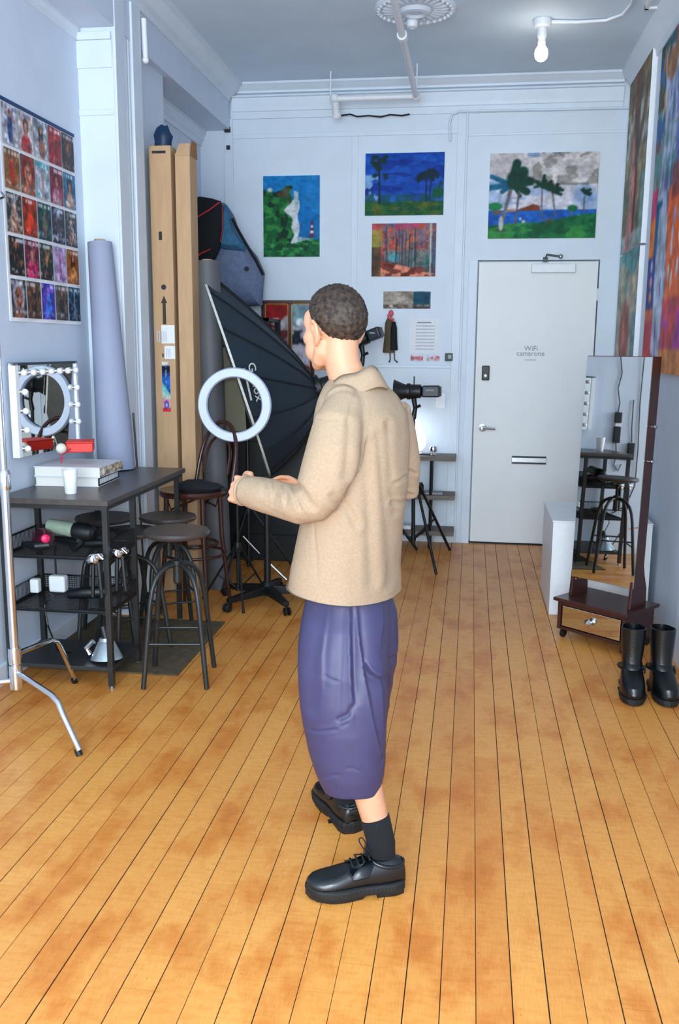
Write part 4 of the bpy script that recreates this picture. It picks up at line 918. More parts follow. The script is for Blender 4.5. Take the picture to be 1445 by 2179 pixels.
for k, f in enumerate(ft):
    hz = hubz[k]; hv = f-c0; Ld = np.linalg.norm(hv[:2]); d = nrm(np.array([hv[0], hv[1], 0]))
    pts = [c0+d*0.015+np.array([0, 0, hz]), c0+d*0.06+np.array([0, 0, hz]), c0+d*(Ld*0.60)+np.array([0, 0, hz-0.025]), c0+d*(Ld*0.70)+np.array([0, 0, hz-0.045]), c0+d*(Ld*0.76)+np.array([0, 0, hz-0.085]), f+np.array([0, 0, 0.02])]
    lg = MB().tube(pts, 0.0125, 12).build('leg', CHROME, cst, True)
    MB().lathe([(0.0135, 0), (0.0135, 0.022), (0.0125, 0.03)], f+np.array([0, 0, 0.0]), nrm(pts[4]-f), 12).build('rubber_tip', BLACKP, lg, True)
    MB().lathe([(0.026, -0.035), (0.028, 0), (0.026, 0.035)], c0+np.array([0, 0, hz]), (0, 0, 1), 18).build('leg_collar', CHROME, lg, True)
# cords and adapters hanging on the left wall just outside the frame; they show in the standing mirror
def wcord(pts): return MB().tube([np.array([XL+0.012+0.004*math.sin(i*2.1), y, z]) for i, (y, z) in enumerate(pts)], 0.005, 6)
t = thing('hanging_adapter', 'black cord with two stacked black power adapters, seen in the standing mirror', 'adapter', (XL, 3.81, 0.77))
wcord([(3.83, 2.3), (3.83, 1.69), (3.80, 1.55), (3.825, 1.42), (3.80, 1.3), (3.805, 1.22)]).build('cord', BLACKP, t, True)
MB().mm(XL+0.002, XL+0.04, 3.775, 3.83, 1.13, 1.22).build('adapter_block', BLACKP, t, bevel=0.006); MB().mm(XL+0.003, XL+0.03, 3.78, 3.825, 1.10, 1.128).build('plug', WHITE, t, bevel=0.003); MB().mm(XL+0.002, XL+0.04, 3.775, 3.83, 0.96, 1.098).build('adapter_block', BLACKP, t, bevel=0.006)
wcord([(3.80, 0.96), (3.79, 0.85), (3.80, 0.77), (3.76, 0.72), (3.74, 0.78)]).build('cord', BLACKP, t, True)
t = thing('hanging_adapter', 'short black cord ending in one black adapter, seen in the standing mirror', 'adapter', (XL, 3.67, 0.8))
wcord([(3.68, 1.33), (3.675, 1.1), (3.66, 0.97)]).build('cord', BLACKP, t, True); MB().mm(XL+0.002, XL+0.04, 3.64, 3.695, 0.82, 0.965).build('adapter_block', BLACKP, t, bevel=0.006)
solo(wcord([(3.625, 2.3), (3.625, 1.7), (3.62, 1.3), (3.60, 0.9), (3.60, 0.6), (3.66, 0.42), (3.78, 0.35)]).build('long_cable', BLACKP, None, True), 'thin black cable hanging straight down the left wall, seen in the standing mirror', 'cable')

# ================================================================== BACK LEFT: ROLLS, BOXES, SOFTBOX
# light grey paper roll leaning by the pilaster
gr = thing('paper_roll', 'tall light grey paper roll standing on the table beside the white pilaster', 'paper roll', (-1.975, 4.90, TZ))
tp = at(213, 516, 4.95); 
pts = [np.array([-1.972, 4.895, TZ+0.0006]), np.array([-1.985, 4.905, 1.2]), np.array([tp[0], 4.945, tp[2]])]
MB().tube([pts[0], (pts[0]+pts[1])/2, pts[1], (pts[1]+pts[2])/2, pts[2]], [0.103, 0.101, 0.096, 0.08, 0.066], 28).build('paper', GREYR, gr, True)
TAPE = mat('orange_tape', rgb(236, 176, 150), 0.6)
for (x, y, yy) in ((197, 534, 4.905), (201, 676, 4.885), (209, 830, 4.85)):
    q = at(x, y, yy); MB().box(q, (0.022, 0.012, 0.026)).build('tape', TAPE, gr, bevel=0.002)
MB().lathe([(0.03, 0), (0.03, 0.02), (0.025, 0.021), (0.001, 0.005)], pts[2]+np.array([0, 0, -0.005]), (0, 0.05, 1), 20).build('core', CARD, gr, True)
# slim chrome pole beside it
q0 = np.array([-1.925, 5.06, at(270, 878, 5.06)[2]]); q1 = np.array([-1.90, 5.06, 0.6]); e1 = np.array([-1.885, 5.06, 0.008])
solo(MB().tube([q0, q1, e1], 0.006, 8).build('slim_pole', GUN, None, True), 'slim silver pole leaning behind the table by the roll', 'pole')
# charcoal roll
dr = thing('paper_roll', 'thick charcoal paper roll standing upright behind the bentwood chair', 'paper roll', (-1.622, 5.75, 0))
tt = at(441, 556, 5.78)
MB().tube([(-1.622, 5.75, 0.001), (tt[0], 5.78, tt[2])], [0.082, 0.078], 32).build('paper', DARKR, dr, True)
MB().lathe([(0.035, 0), (0.035, 0.012), (0.028, 0.013), (0.001, 0.004)], (tt[0], 5.78, tt[2]-0.002), (0, 0.02, 1), 20).build('core', CARD, dr, True)
# three long cartons
def carton(label, x0, x1, y0, y1, z1, marks=None, flaps=False):
    t = thing('long_carton', label, 'cardboard box', ((x0+x1)/2, (y0+y1)/2, 0), group='long cartons standing by the pilaster')
    MB().mm(x0, x1, y0, y1, 0.001, z1).build('body', CARD, t, bevel=0.003)
    if flaps:
        c = (x0+x1)/2
        MB().prism([(x0, y0, z1), (x1, y0, z1), (x1-0.006, y0+0.03, z1+0.075), (x0+0.02, y0+0.03, z1+0.075)], (0, 0.004, 0)).build('flap', CARD, t)
        MB().prism([(x0, y0, z1), (x0, y1, z1), (x0-0.012, y1-0.02, z1+0.03), (x0-0.012, y0+0.02, z1+0.03)], (0.004, 0, 0)).build('flap', CARDD, t)
        MB().prism([(x1, y0, z1), (x1, y1, z1), (x1+0.004, y1-0.02, z1+0.09), (x1+0.004, y0+0.02, z1+0.09)], (0.004, 0, 0)).build('flap', CARDD, t)
    if marks: marks(t, x0, x1, y0, z1)
    return t
YC = 5.56
def pc(x, y): return at(x, y, YC)
cA0 = pc(316, 310); cA1 = pc(352, 305); cB0 = pc(374, 330); cB1 = pc(399, 330)
def marksA(t, x0, x1, y0, z1):
    yy = y0-0.0012
    def patch(name, xa, ya, xb, yb, m):
        a = pc(xa, ya); b = pc(xb, yb); return MB().mm(max(min(a[0], b[0]), x0+.001), min(max(a[0], b[0]), x1-.001), yy, y0-0.0001, min(a[2], b[2]), max(a[2], b[2])).build(name, m, t)
    q = pc(351, 611); xc = (x0+x1)/2+0.004
    MB().lathe([(0.016, 0), (0.016, 0.0012)], (xc, y0, q[2]), (0, -1, 0), 24).build('round_mark', INK, t)
    z0 = pc(355, 690)[2]; z2 = pc(354, 645)[2]; z3 = pc(354, 629)[2]
    MB().prism([(xc-0.011, yy, z0), (xc+0.011, yy, z0), (xc+0.010, yy, z2), (xc+0.020, yy, z2), (xc, yy, z3), (xc-0.020, yy, z2), (xc-0.010, yy, z2)], (0, 0.001, 0)).build('arrow_mark', mat('brown_ink', rgb(66, 52, 42), 0.8), t)
    l1 = patch('shipping_label', 343, 692, 379, 731, PAPERW)
    for k in range(5): MB().mm(x0+0.02+0.014*k, x0+0.026+0.014*k, yy-0.0006, yy, pc(360, 728)[2], pc(360, 704)[2]).build('label_print', FAINT, l1)
    l2 = patch('shipping_label', 350, 736, 377, 764, PAPERW)
    MB().mm(xc-0.02, xc-0.012, yy-0.0006, yy, pc(360, 760)[2], pc(360, 752)[2]).build('label_print', INK, l2)
    for k in range(3): MB().mm(xc+0.004+0.011*k, xc+0.009+0.011*k, yy-0.0006, yy, pc(360, 760)[2], pc(360, 742)[2]).build('label_print', FAINT, l2)
    P = Paint(16, 60, (30, 60, 120)); U, V = P.U, P.V
    P.put(V > 0.93, (206, 200, 190)); P.put((V > 0.78) & (V < 0.93), (16, 28, 56)); P.put((V < 0.7) & (V > 0.45), (34, 100, 190)); P.put(V < 0.48-0.25*(U-0.5), (110, 190, 190)); P.put(V < 0.36-0.1*(U-0.5), (190, 210, 200)); P.put(V < 0.26, (224, 150, 160)); P.put(V < 0.08, (206, 50, 50)); P.ell(0.5, 0.14, 0.34, 0.10, (50, 60, 150)); P.put((np.abs(U-0.5) < 0.08) & (V > 0.5) & (V < 0.9) & (vnoise(U*3, V*40, 5) > 0.4), (190, 200, 210), 0.8); P.ell(0.5, 0.14, 0.14, 0.06, (190, 190, 220), 0.8)
    a = pc(355, 876); b = pc(378, 770)
    P.build('printed_strip', (xc-0.026, yy, a[2]), (0.052, 0, 0), (0, 0, b[2]-a[2]), GLOSSY, t)
    MB().mm(x0+0.02, x1-0.03, yy, y0, z1-0.045, z1-0.03).build('stamp', INK, t)
    q = pc(341, 500); MB().mm(xc-0.022, xc-0.002, yy, y0, q[2]-0.03, q[2]+0.02).build('stamp', INK, t)
zA = cA0[2]
carton('tall cardboard carton with printed arrow and labels, front of the three', cA0[0], cA0[0]+0.135, YC, 5.70, zA, marksA)
carton('tall cardboard carton with open top flaps, right of the three', cB0[0]-0.012, cB1[0]+0.008, YC+0.015, 5.72, cB0[2], None, True)
lc = pc(312, 340)
def marksC(t, x0, x1, y0, z1):
    for (ya, yb, m) in ((455, 512, PAPERW), (526, 552, PAPERW), (762, 785, PAPERW)):
        a = at(318, ya, y0); b = at(318, yb, y0); MB().mm(x0-0.002, x0+0.05, y0-0.0012, y0-0.0001, b[2], a[2]).build('paper_label', m, t)
carton('tall cardboard carton with white labels, half hidden left of the arrow carton', cA0[0]-0.028, cA0[0]+0.10, 5.72, 5.85, lc[2]+0.05, marksC)
# teal bag poking out of the arrow carton
q = pc(335, 285)
TEAL = mat('dark_teal_bag', rgb(14, 50, 84), 0.5, var=0.25, scale=20)
M = MB(); rr = random.Random(2)
rings = []
for k, (z, r) in enumerate([(zA-0.02, 0.05), (zA+0.03, 0.052), (zA+0.065, 0.056), (zA+0.085, 0.046), (zA+0.11, 0.036), (zA+0.125, 0.02)]):
    rings.append([(q[0]-0.0+0.012*k/3+r*(1+0.2*math.sin(3*a+k))*math.cos(a), 5.63+0.8*r*(1+0.2*math.cos(2*a+k))*math.sin(a), z+0.008*math.sin(2*a)) for a in np.arange(16)*math.pi/8])
M.loft([np.array(r) for r in rings])
solo(M.build('plastic_bag', TEAL, None, True), 'crumpled dark blue plastic bag stuffed in the top of the arrow carton', 'bag')

# black shelving rack in the back corner and the bags on it
rk = thing('storage_rack', 'black storage rack in the back left corner behind the softbox', 'rack', (-1.84, 7.15, 0))
for x in (-2.12, -1.56):
    for y in (6.93, 7.36): MB().mm(x-0.02, x+0.02, y-0.02, y+0.02, 0, 1.80).build('post', BLACK, rk)
for z in (0.3, 0.8, 1.3, 1.80): MB().mm(-2.14, -1.54, 6.91, 7.38, z-0.025, z).build('shelf', BLACK, rk)
for (x0, x1, z0, h_, lab) in ((-2.1, -1.72, 0.3, 0.36, 'black equipment case on the lowest rack shelf'), (-1.98, -1.62, 0.8, 0.34, 'black equipment case on the middle rack shelf'), (-2.1, -1.6, 1.3, 0.3, 'wide black equipment case on the upper rack shelf')):
    t = thing('equipment_case', lab, 'case', ((x0+x1)/2, 7.14, z0+.0005)); MB().mm(x0, x1, 6.95, 7.33, z0+0.0005, z0+h_).build('body', BLACKP, t, bevel=0.015); MB().tube([((x0+x1)/2-0.06, 6.95, z0+h_*.6), ((x0+x1)/2-0.05, 6.925, z0+h_*.6), ((x0+x1)/2+0.05, 6.925, z0+h_*.6), ((x0+x1)/2+0.06, 6.95, z0+h_*.6)], 0.01).build('handle', GUN, t, True)
def soft_bag(mb, outline, y0, y1, rnd=0.35, n=6):
    """pillow shape from a front outline (photo positions) between two depths"""
    P0 = np.array([at(x, y, (y0+y1)/2) for x, y in outline]); c = P0.mean(0); rings = []
    for k in range(n+1):
        s = -1+2*k/n; sc = 1-rnd*abs(s)**3
        R = c+(P0-c)*sc; R[:, 1] = (y0+y1)/2+s*(y1-y0)/2; rings.append(R)
    return mb.loft(rings)
bag = thing('duffel_bag', 'black bag with red piping on top of the rack', 'bag', tuple(at(430, 550, 7.0)*np.array([1, 1, 0])+np.array([0, 0, 1.8])))
ol = [(403, 428), (425, 418), (450, 422), (470, 428), (475, 445), (474, 490), (468, 530), (458, 552), (430, 556), (403, 560)]
soft_bag(MB(), ol, 6.93, 7.03).build('body', BLACKF, bag, True)
REDP = mat('red_piping', rgb(214, 44, 50), 0.6)
MB().tube([at(x, y, 6.926) for x, y in ((398, 475), (420, 462), (445, 447), (468, 430))], 0.005, 6).build('piping', REDP, bag, True)
MB().tube([at(x, y, 6.926) for x, y in ((398, 556), (415, 548), (430, 538), (448, 530))], 0.005, 6).build('piping', REDP, bag, True)
MB().tube([at(x, y, 6.93) for x, y in ((473, 440), (473, 490), (469, 515))], 0.003, 6).build('piping', REDP, bag, True)
bp = thing('backpack', 'grey blue backpack slumped beside the red piped bag', 'backpack', tuple(at(510, 640, 7.2)*np.array([1, 1, 0])+np.array([0, 0, 1.8])))
TEALB = mat('teal_cloth', rgb(60, 112, 146), 0.8, var=0.15, bump=0.4); GREYB = mat('slate_cloth', rgb(112, 126, 156), 0.8, var=0.12, bump=0.4)
ol = [(452, 445), (478, 432), (492, 452), (498, 480), (520, 515), (545, 545), (561, 580), (558, 612), (556, 650), (500, 655), (455, 640), (445, 560)]
soft_bag(MB(), ol, 7.05, 7.40).build('body', GREYB, bp, True)
ol = [(468, 440), (482, 436), (492, 458), (500, 492), (522, 522), (520, 535), (480, 532), (462, 525)]
soft_bag(MB(), ol, 6.99, 7.15, 0.25).build('top_flap', TEALB, bp, True)
MB().tube([at(x, y, 7.0) for x, y in ((494, 465), (508, 492), (524, 520), (545, 555), (560, 585))], 0.012, 6).build('strap', BLACKF, bp, True)
MB().lathe([(0.018, 0), (0.018, 0.01)], at(525, 572, 7.03), (0, -1, 0), 14).build('logo_patch', INK, bp, True)
# cream boards leaning behind the charcoal roll
q = at(478, 745, 6.82)
t = thing('foam_board', 'cream foam board leaning behind the ring light', 'board', (q[0], 6.8, 0))
a0 = at(448, 735, 6.84); a1 = at(512, 742, 6.84)
MB().prism([(a0[0]-0.12, 6.78, 0.002), (a1[0]+0.10, 6.78, 0.002), (a1[0], 6.86, a1[2]), (a0[0]-0.12, 6.86, a0[2])], (0, 0.012, 0)).build('panel', CREAM, t)
q = at(470, 990, 6.6)
solo(MB().mm(q[0]-0.25, q[0]+0.75, 6.55, 6.75, 0.001, 0.95).mm(q[0]-0.2, q[0]+0.7, 6.54, 6.55, 0.2, 0.9).build('flight_case', BLACKP, None, bevel=0.012), 'large black flight case on the floor behind the softbox', 'case')

# ------------------------------------------------------------------ octagonal softbox
SBY = 6.16
C = at(503, 795, SBY); Rr = 0.745
vd = nrm(C-np.array([0, 0, H])); ea = at(425, 565, SBY)-at(581, 1026, SBY); ea = nrm(ea-(ea @ vd)*vd)
ax = nrm(np.cross(vd, ea))
if ax[0] < 0: ax = -ax
vd2 = nrm(vd*math.cos(0.012)-ax*math.sin(0.012)); ax = nrm(np.cross(vd2, ea)); ax = ax if ax[0] > 0 else -ax
sb = thing('softbox', 'big black octagonal softbox turned away, seen from the side', 'softbox', tuple(C*np.array([1, 1, 0])+ax*np.array([0.5, 0.5, 0])))
SBM = mat('softbox_cloth', rgb(24, 41, 53), 0.62, var=0.08, scale=14, bump=0.25, bscale=300)
def sbp(s, a, out=0.0):
    """point on the bowl: s 0 rim .. 1 apex, a angle"""
    fac = 1-0.03*(1-abs(((a*8/math.pi) % 2)-1))*0
    k = ((a/(math.pi/8)) % 1)-0.5
    poly = math.cos(math.pi/16)/math.cos(k*math.pi/8)
    r = Rr*(1-s**1.0)**0.62*poly if s < 1 else 0.0
    dd = 0.50*s
    return C+ax*(dd+out*0.4)-ea*(0.27*s)+(r+out)*(math.cos(a)*ea+math.sin(a)*vd2)
rings = []
for i in range(15):
    s = min(0.985, (i/14.0)); rings.append(np.array([sbp(s, j*math.pi/32) for j in range(64)]))
MB().loft(rings).build('bowl', SBM, sb, True)
MB().loft([np.array([C+ax*h+rr*(math.cos(j*math.pi/32)*ea+math.sin(j*math.pi/32)*vd2)*(math.cos(math.pi/16)/math.cos((((j*math.pi/32)/(math.pi/8)) % 1-0.5)*math.pi/8)) for j in range(64)]) for h, rr in ((0.0, Rr), (-0.014, Rr), (-0.014, Rr-0.004), (-0.002, Rr-0.03))]).build('white_lip', mat('diffuser_cloth', rgb(206, 208, 200), 0.8), sb, True)
for j in range(16):
    a = j*math.pi/8
    MB().tube([sbp(s, a, 0.003) for s in np.linspace(0.01, 0.97, 12)], 0.006, 5).build('rib', BLACKF, sb, True)
apx = C+ax*0.49-ea*0.265
MB().lathe([(0.085, -0.02), (0.09, 0), (0.09, 0.03), (0.06, 0.04), (0.055, 0.28), (0.04, 0.29)], apx, ax, 24).build('flash_head', BLACKP, sb, True)
# lettering on the cloth
tgt = np.array([541.0, 815.0]); best = None
def proj(P):
    q = P-np.array([0, 0, H]); z = q @ CF; return np.array([CX+FPX*(q @ CR)/z, CY-FPX*(q @ CU)/z])
for s in np.linspace(0.02, 0.6, 40):
    for a in np.linspace(-math.pi, 0, 80):
        e = np.linalg.norm(proj(sbp(s, a))-tgt)
        if best is None or e < best[0]: best = (e, s, a)
_, s, a = best; pp = sbp(s, a)
ts = nrm(sbp(s+0.01, a)-pp); ta = nrm(sbp(s, a+0.02)-pp); nn = nrm(np.cross(ts, ta)); nn = nn if nn @ (np.array([0, 0, H])-pp) > 0 else -nn
xd = -ea-(-ea @ nn)*nn; yd = np.cross(nn, nrm(xd))
LOGO = mat('logo_print', rgb(206, 206, 200), 0.7)
text_part('lettering', 'Godox', 0.085, pp+nn*0.012, xd, yd, LOGO, sb, 0.002)
text_part('lettering', 'SOFTBOX', 0.022, pp+nn*0.012-yd*0.07, xd, yd, LOGO, sb, 0.001) if False else MB().box(pp+nn*0.012-yd*0.065, (0.2, 0.014, 0.002), np.stack([nrm(xd), yd, nn], 1)).build('small_print_line', LOGO, sb)
# its stand
bs = apx+ax*0.12
sst = thing('light_stand', 'black light stand carrying the softbox behind the man', 'light stand', (bs[0], bs[1], 0))
MB().tube([(bs[0], bs[1], 0.12), (bs[0], bs[1], bs[2]-0.06)], 0.016, 12).build('pole', BLACK, sst, True)
def tripod(t, x, y, h, spread, rot, r=0.009, zmid=None):
    for k in range(3):
        a = rot+k*2*math.pi/3; d = np.array([math.cos(a), math.sin(a), 0]); o = np.array([x, y, 0])
        lg = MB().tube([o+d*0.02+np.array([0, 0, h]), o+d*spread+np.array([0, 0, 0.012])], r, 8).build('leg', BLACK, t, True)
        MB().tube([o+d*0.015+np.array([0, 0, h*0.28]), o+d*spread*0.55+np.array([0, 0, h*0.46])], r*0.7, 6).build('brace', BLACK, t, True)
        MB().ball(o+d*spread+np.array([0, 0, 0.011]), 0.011, 10, 6).build('foot', BLACKP, lg, True)
    MB().lathe([(0.024, -0.03), (0.026, 0), (0.024, 0.03)], (x, y, h), (0, 0, 1), 14).build('collar', BLACKP, t, True)
    MB().lathe([(0.02, -0.02), (0.02, 0.02)], (x, y, h*0.28), (0, 0, 1), 14).build('collar', BLACKP, t, True)
tripod(sst, bs[0], bs[1], 0.62, 0.5, 0.4)
# rolling five star base with a pole
hb_ = np.array([-1.225, 5.44, 0.0])
rb = thing('rolling_stand', 'black five legged rolling stand base on casters', 'stand', hb_)
MB().tube([hb_+np.array([0, 0, 0.07]), hb_+np.array([0, 0, 0.72])], 0.022, 16).build('pole', BLACK, rb, True)
MB().lathe([(0.03, 0.05), (0.042, 0.06), (0.042, 0.12), (0.026, 0.14)], hb_, (0, 0, 1), 18).build('hub', BLACKP, rb, True)
for k in range(5):
    a = math.radians(-128+72*k); d = np.array([math.cos(a), math.sin(a), 0]); e = hb_+d*0.31
    s_ = np.array([-d[1], d[0], 0])
    lg = MB().loft([np.array([hb_+d*0.03+s_*w*i+np.array([0, 0, z]) for i, z in ((-1, 0.06), (1, 0.06), (1, 0.115), (-1, 0.115))]) for w in (0.026,)]+[np.array([e+s_*0.018*i+np.array([0, 0, z]) for i, z in ((-1, 0.055), (1, 0.055), (1, 0.082), (-1, 0.082))])]).build('leg', BLACKP, rb, bevel=0.004)
    cs_ = MB().tube([e+np.array([0, 0, 0.06]), e+np.array([0, 0, 0.03])], 0.008).build('caster', BLACKP, lg, True)
    for m in (-1, 1): MB().lathe([(0.02, -0.007), (0.0255, -0.004), (0.0255, 0.004), (0.02, 0.007)], e+s_*0.013*m+d*0.008+np.array([0, 0, 0.0265]), s_, 18).build('wheel', BLACKP, cs_, True)
# spare black tripod stand behind the chair
q = np.array([-1.47, 5.95, 0])
t = thing('light_stand', 'black tripod stand between the charcoal roll and the rolling stand', 'light stand', q)
MB().tube([q+np.array([0, 0, 0.1]), q+np.array([0, 0, 1.0])], 0.013, 10).build('pole', BLACK, t, True); tripod(t, q[0], q[1], 0.5, 0.36, 0.25)
MB().tube([at(517, 1141, 5.7), at(552, 1178, 5.72)], 0.006, 6).build('chrome_rod', CHROME, t, True); MB().tube([at(568, 1194, 5.72), at(610, 1234, 5.72)], 0.007, 6).build('chrome_rod', CHROME, t, True)
# a second bentwood chair tucked behind, only its legs show
# ------------------------------------------------------------------ ring light
RL = at(499, 862, 5.37)
rn = nrm(np.array([0.08, -1.0, 0.05])); Mf = frame_from(rn)
rg = thing('ring_light', 'white ring light on a thin stand in front of the softbox', 'ring light', (RL[0], 5.40, 0))
Ro, Ri = 0.222, 0.166; na = 64; ang = np.arange(na)*2*math.pi/na
def circ(r, h): return RL+h*rn+r*(np.outer(np.cos(ang), Mf[:, 0])+np.outer(np.sin(ang), Mf[:, 1]))
MB().loft([circ(Ro, -0.015), circ(Ro+0.002, 0.0), circ(Ro-0.006, 0.014), circ(Ri+0.006, 0.014), circ(Ri-0.002, 0.0), circ(Ri, -0.015)], closed=True).build('diffuser_ring', mat('ring_diffuser', rgb(206, 218, 240), 0.5, var=0.02), rg, True)
MB().loft([circ(Ro+0.001, -0.016), circ(Ro+0.001, -0.03), circ(Ri-0.001, -0.03), circ(Ri-0.001, -0.016)], closed=True).build('housing', mat('blue_grey_housing', rgb(60, 84, 120), 0.5), rg, True)
MB().tube([RL-Mf[:, 1]*0.0+np.array([0, 0.02, -Ro]), RL+np.array([0, 0.035, -Ro-0.1])], 0.012).build('neck', BLACKP, rg, True)
MB().tube([(RL[0], 5.405, RL[2]-Ro-0.08), (RL[0], 5.405, 0.1)], 0.010, 10).build('pole', BLACK, rg, True)
tripod(rg, RL[0], 5.405, 0.36, 0.24, 0.9, 0.007)

# ------------------------------------------------------------------ bentwood chair
bc = np.array([-1.62, 5.20, 0.0]); SZ = 0.735
ch = thing('bentwood_chair', 'dark brown bentwood chair with hoop back and high round seat', 'chair', bc)
MB().lathe([(0.001, -0.006), (0.165, -0.006), (0.165, 0.004), (0.001, 0.006)], bc+np.array([0, 0, SZ]), (0, 0, 1), 36).build('seat', SEATW, ch, True)
MB().lathe([(0.168, -0.02), (0.20, -0.018), (0.206, 0.0), (0.198, 0.014), (0.17, 0.012)], bc+np.array([0, 0, SZ]), (0, 0, 1), 40).build('seat_ring', BENT, ch, True)
bd = nrm(np.array([0.75, 0.66, 0])); bs_ = np.array([-bd[1], bd[0], 0])   # back direction and side
bd2 = nrm(np.array([0.50, 0.62, 0])); bs_ = nrm(np.array([-0.86, 0.5, 0])); bd2 = np.array([-bs_[1], bs_[0], 0])*-1
def hoop(w, zt, z0, k):
    pts = []
    for i in range(21):
        t_ = math.pi*i/20
        x = w*math.cos(t_); z = z0+(zt-z0)*max(0, math.sin(t_))**0.62
        x *= 1+0.06*math.sin(t_)
        pts.append(bc+bd2*(0.16+0.10*((z-SZ)/0.4))+bs_*x+np.array([0, 0, z]))
    return pts
MB().tube(hoop(0.155, SZ+0.40, SZ+0.005, 0), 0.0125, 10).build('back_hoop', BENT, ch, True)
MB().tube(hoop(0.105, SZ+0.315, SZ+0.09, 1), 0.009, 8).build('inner_hoop', BENT, ch, True)
for k in range(4):
    a = math.radians(35+90*k); d = np.array([math.cos(a), math.sin(a), 0])
    MB().tube([bc+d*0.165+np.array([0, 0, SZ-0.015]), bc+d*0.175+np.array([0, 0, 0.45]), bc+d*0.225+np.array([0, 0, 0.001])], [0.016, 0.0145, 0.011], 10).build('leg', BENT, ch, True)
    MB().tube([bc+d*0.16+np.array([0, 0, SZ-0.03]), bc+d*0.14+np.array([0, 0, SZ-0.1]), bc+np.array([d[0]*0.02-d[1]*0.1, d[1]*0.02+d[0]*0.1, SZ-0.03])], 0.007, 6).build('bracket', BENT, ch, True)
for z, r in ((0.36, 0.185), (0.42, 0.14)):
    MB().tube([bc+np.array([r*math.cos(a), r*math.sin(a), z]) for a in np.arange(32)*math.pi/16], 0.009, 8, closed=True).build('stretcher_ring', BENT, ch, True)
q = bc+np.array([0.02, 0.0, SZ+0.008])
M = MB(); rings = []
for k, (z, r) in enumerate(((0, 0.11), (0.02, 0.125), (0.04, 0.10), (0.055, 0.06), (0.06, 0.02))): rings.append(np.array([q+np.array([r*1.2*(1+0.15*math.sin(3*a+k))*math.cos(a), r*0.8*math.sin(a), z+0.006*math.sin(4*a+k)]) for a in np.arange(18)*math.pi/9]))
M.loft(rings)
solo(M.build('black_cloth', BLACKF, None, True), 'crumpled black cloth lying on the bentwood chair seat', 'cloth')
# second chair behind: dark legs right of the rolling stand
c2 = np.array([-0.92, 6.0, 0.0])
t = thing('round_seat_chair', 'dark brown chair frame half hidden behind the man and the rolling stand', 'chair', c2)
for (x0, y0, x1, y1, z1) in ((-0.2, 0.15, 0.16, -0.12, 0.62), (0.2, 0.15, -0.16, -0.12, 0.62), (-0.2, -0.2, -0.14, 0.18, 0.62), (0.2, -0.2, 0.14, 0.18, 0.62)):
    MB().tube([c2+np.array([x0, y0, 0.0]), c2+np.array([x1, y1, z1])], 0.012, 8).build('leg', BENT, t, True)
MB().tube([c2+np.array([-0.2, 0.0, 0.15]), c2+np.array([-0.14, 0.0, 0.36]), c2+np.array([0, 0.0, 0.42]), c2+np.array([0.14, 0, 0.36]), c2+np.array([0.2, 0, 0.15])], 0.010, 8).build('brace', BENT, t, True)
MB().lathe([(0.001, -0.012), (0.19, -0.012), (0.2, 0), (0.19, 0.012), (0.001, 0.012)], c2+np.array([0, 0, 0.635]), (0, 0, 1), 30).build('seat', BENT, t, True)

# ================================================================== BACK RIGHT: SHELF, STROBES
sx0, sx1 = -0.60, -0.10
sh = thing('wall_shelf', 'three tier shelf of grey wood boards on black poles left of the door', 'shelf', ((sx0+sx1)/2, 7.28, 0))
GW = mat('grey_wood', rgb(110, 100, 92), 0.6, var=0.15, scale=10, stretch=(1, 8, 8))
for z in (0.745, 0.435, 0.145): MB().mm(sx0, sx1, 7.16, 7.40, z-0.035, z).build('board', GW, sh, bevel=0.002)
for x in (-0.29, -0.56):
    for y in (7.19, 7.37):
        MB().tube([(x, y, 0), (x, y, 0.71)], 0.011, 8).build('pole', BLACK, sh, True)
# things on the shelf
q = at(922, 958, 7.25)
t = thing('silver_candle_holder', 'small round silver holder on the top shelf board', 'holder', (q[0], 7.25, 0.7455))
MB().lathe([(0.022, 0), (0.024, 0.004), (0.012, 0.012), (0.012, 0.02), (0.03, 0.035), (0.034, 0.055), (0.026, 0.072), (0.02, 0.072), (0.018, 0.05)], (q[0], 7.25, 0.7455), (0, 0, 1), 24).build('bowl', CHROME, t, True)
MB().tube([(q[0]-0.12, 7.24, 0.752), (q[0]-0.06, 7.22, 0.752), (q[0]-0.02, 7.23, 0.75)], 0.005, 6).build('loose_wick', BLACKP, t, True)
q = at(885, 925, 7.29)
t = thing('globe_lamp', 'glowing white globe lamp on the top shelf board', 'lamp', (q[0], 7.29, 0.7455))
GLW = mat('glowing_globe', (1, 1, 1), 0.3, emit=(0.9, 0.95, 1.0), es=3.0)
MB().lathe([(0.05, 0), (0.05, 0.012), (0.02, 0.02)], (q[0], 7.29, 0.7455), (0, 0, 1), 20).build('base', WHITE, t, True)
MB().ball((q[0]-0.035, 7.29, 0.93), (0.085, 0.07, 0.115), 24, 16).build('globe', GLW, t, True); MB().ball((q[0]+0.03, 7.26, 0.86), (0.055, 0.05, 0.085), 20, 12).build('globe', GLW, t, True)
MB().tube([(q[0], 7.29, 0.76), (q[0], 7.29, 0.85)], 0.015).build('neck', WHITE, t, True)
r5 = random.Random(5)
GLS = mat('grey_glass', rgb(140, 150, 156), 0.25, spec=0.7)
for k, (x, lab) in enumerate(((872, 'small grey jar on the middle shelf board, leftmost'), (884, 'small grey jar on the middle shelf board, second from the left'), (896, 'small dark jar on the middle shelf board, rightmost'))):
    q = at(x, 1040, 7.27); 
    solo(MB().lathe([(0.02, 0), (0.024, 0.01), (0.024, 0.05+0.01*k), (0.016, 0.06+0.01*k), (0.016, 0.07+0.01*k)], (q[0], 7.27-0.02*k, 0.4355), (0, 0, 1), 16).build('jar', GLS if k < 2 else BLACKP, None, True), lab, 'jar', 'jars on the middle shelf')
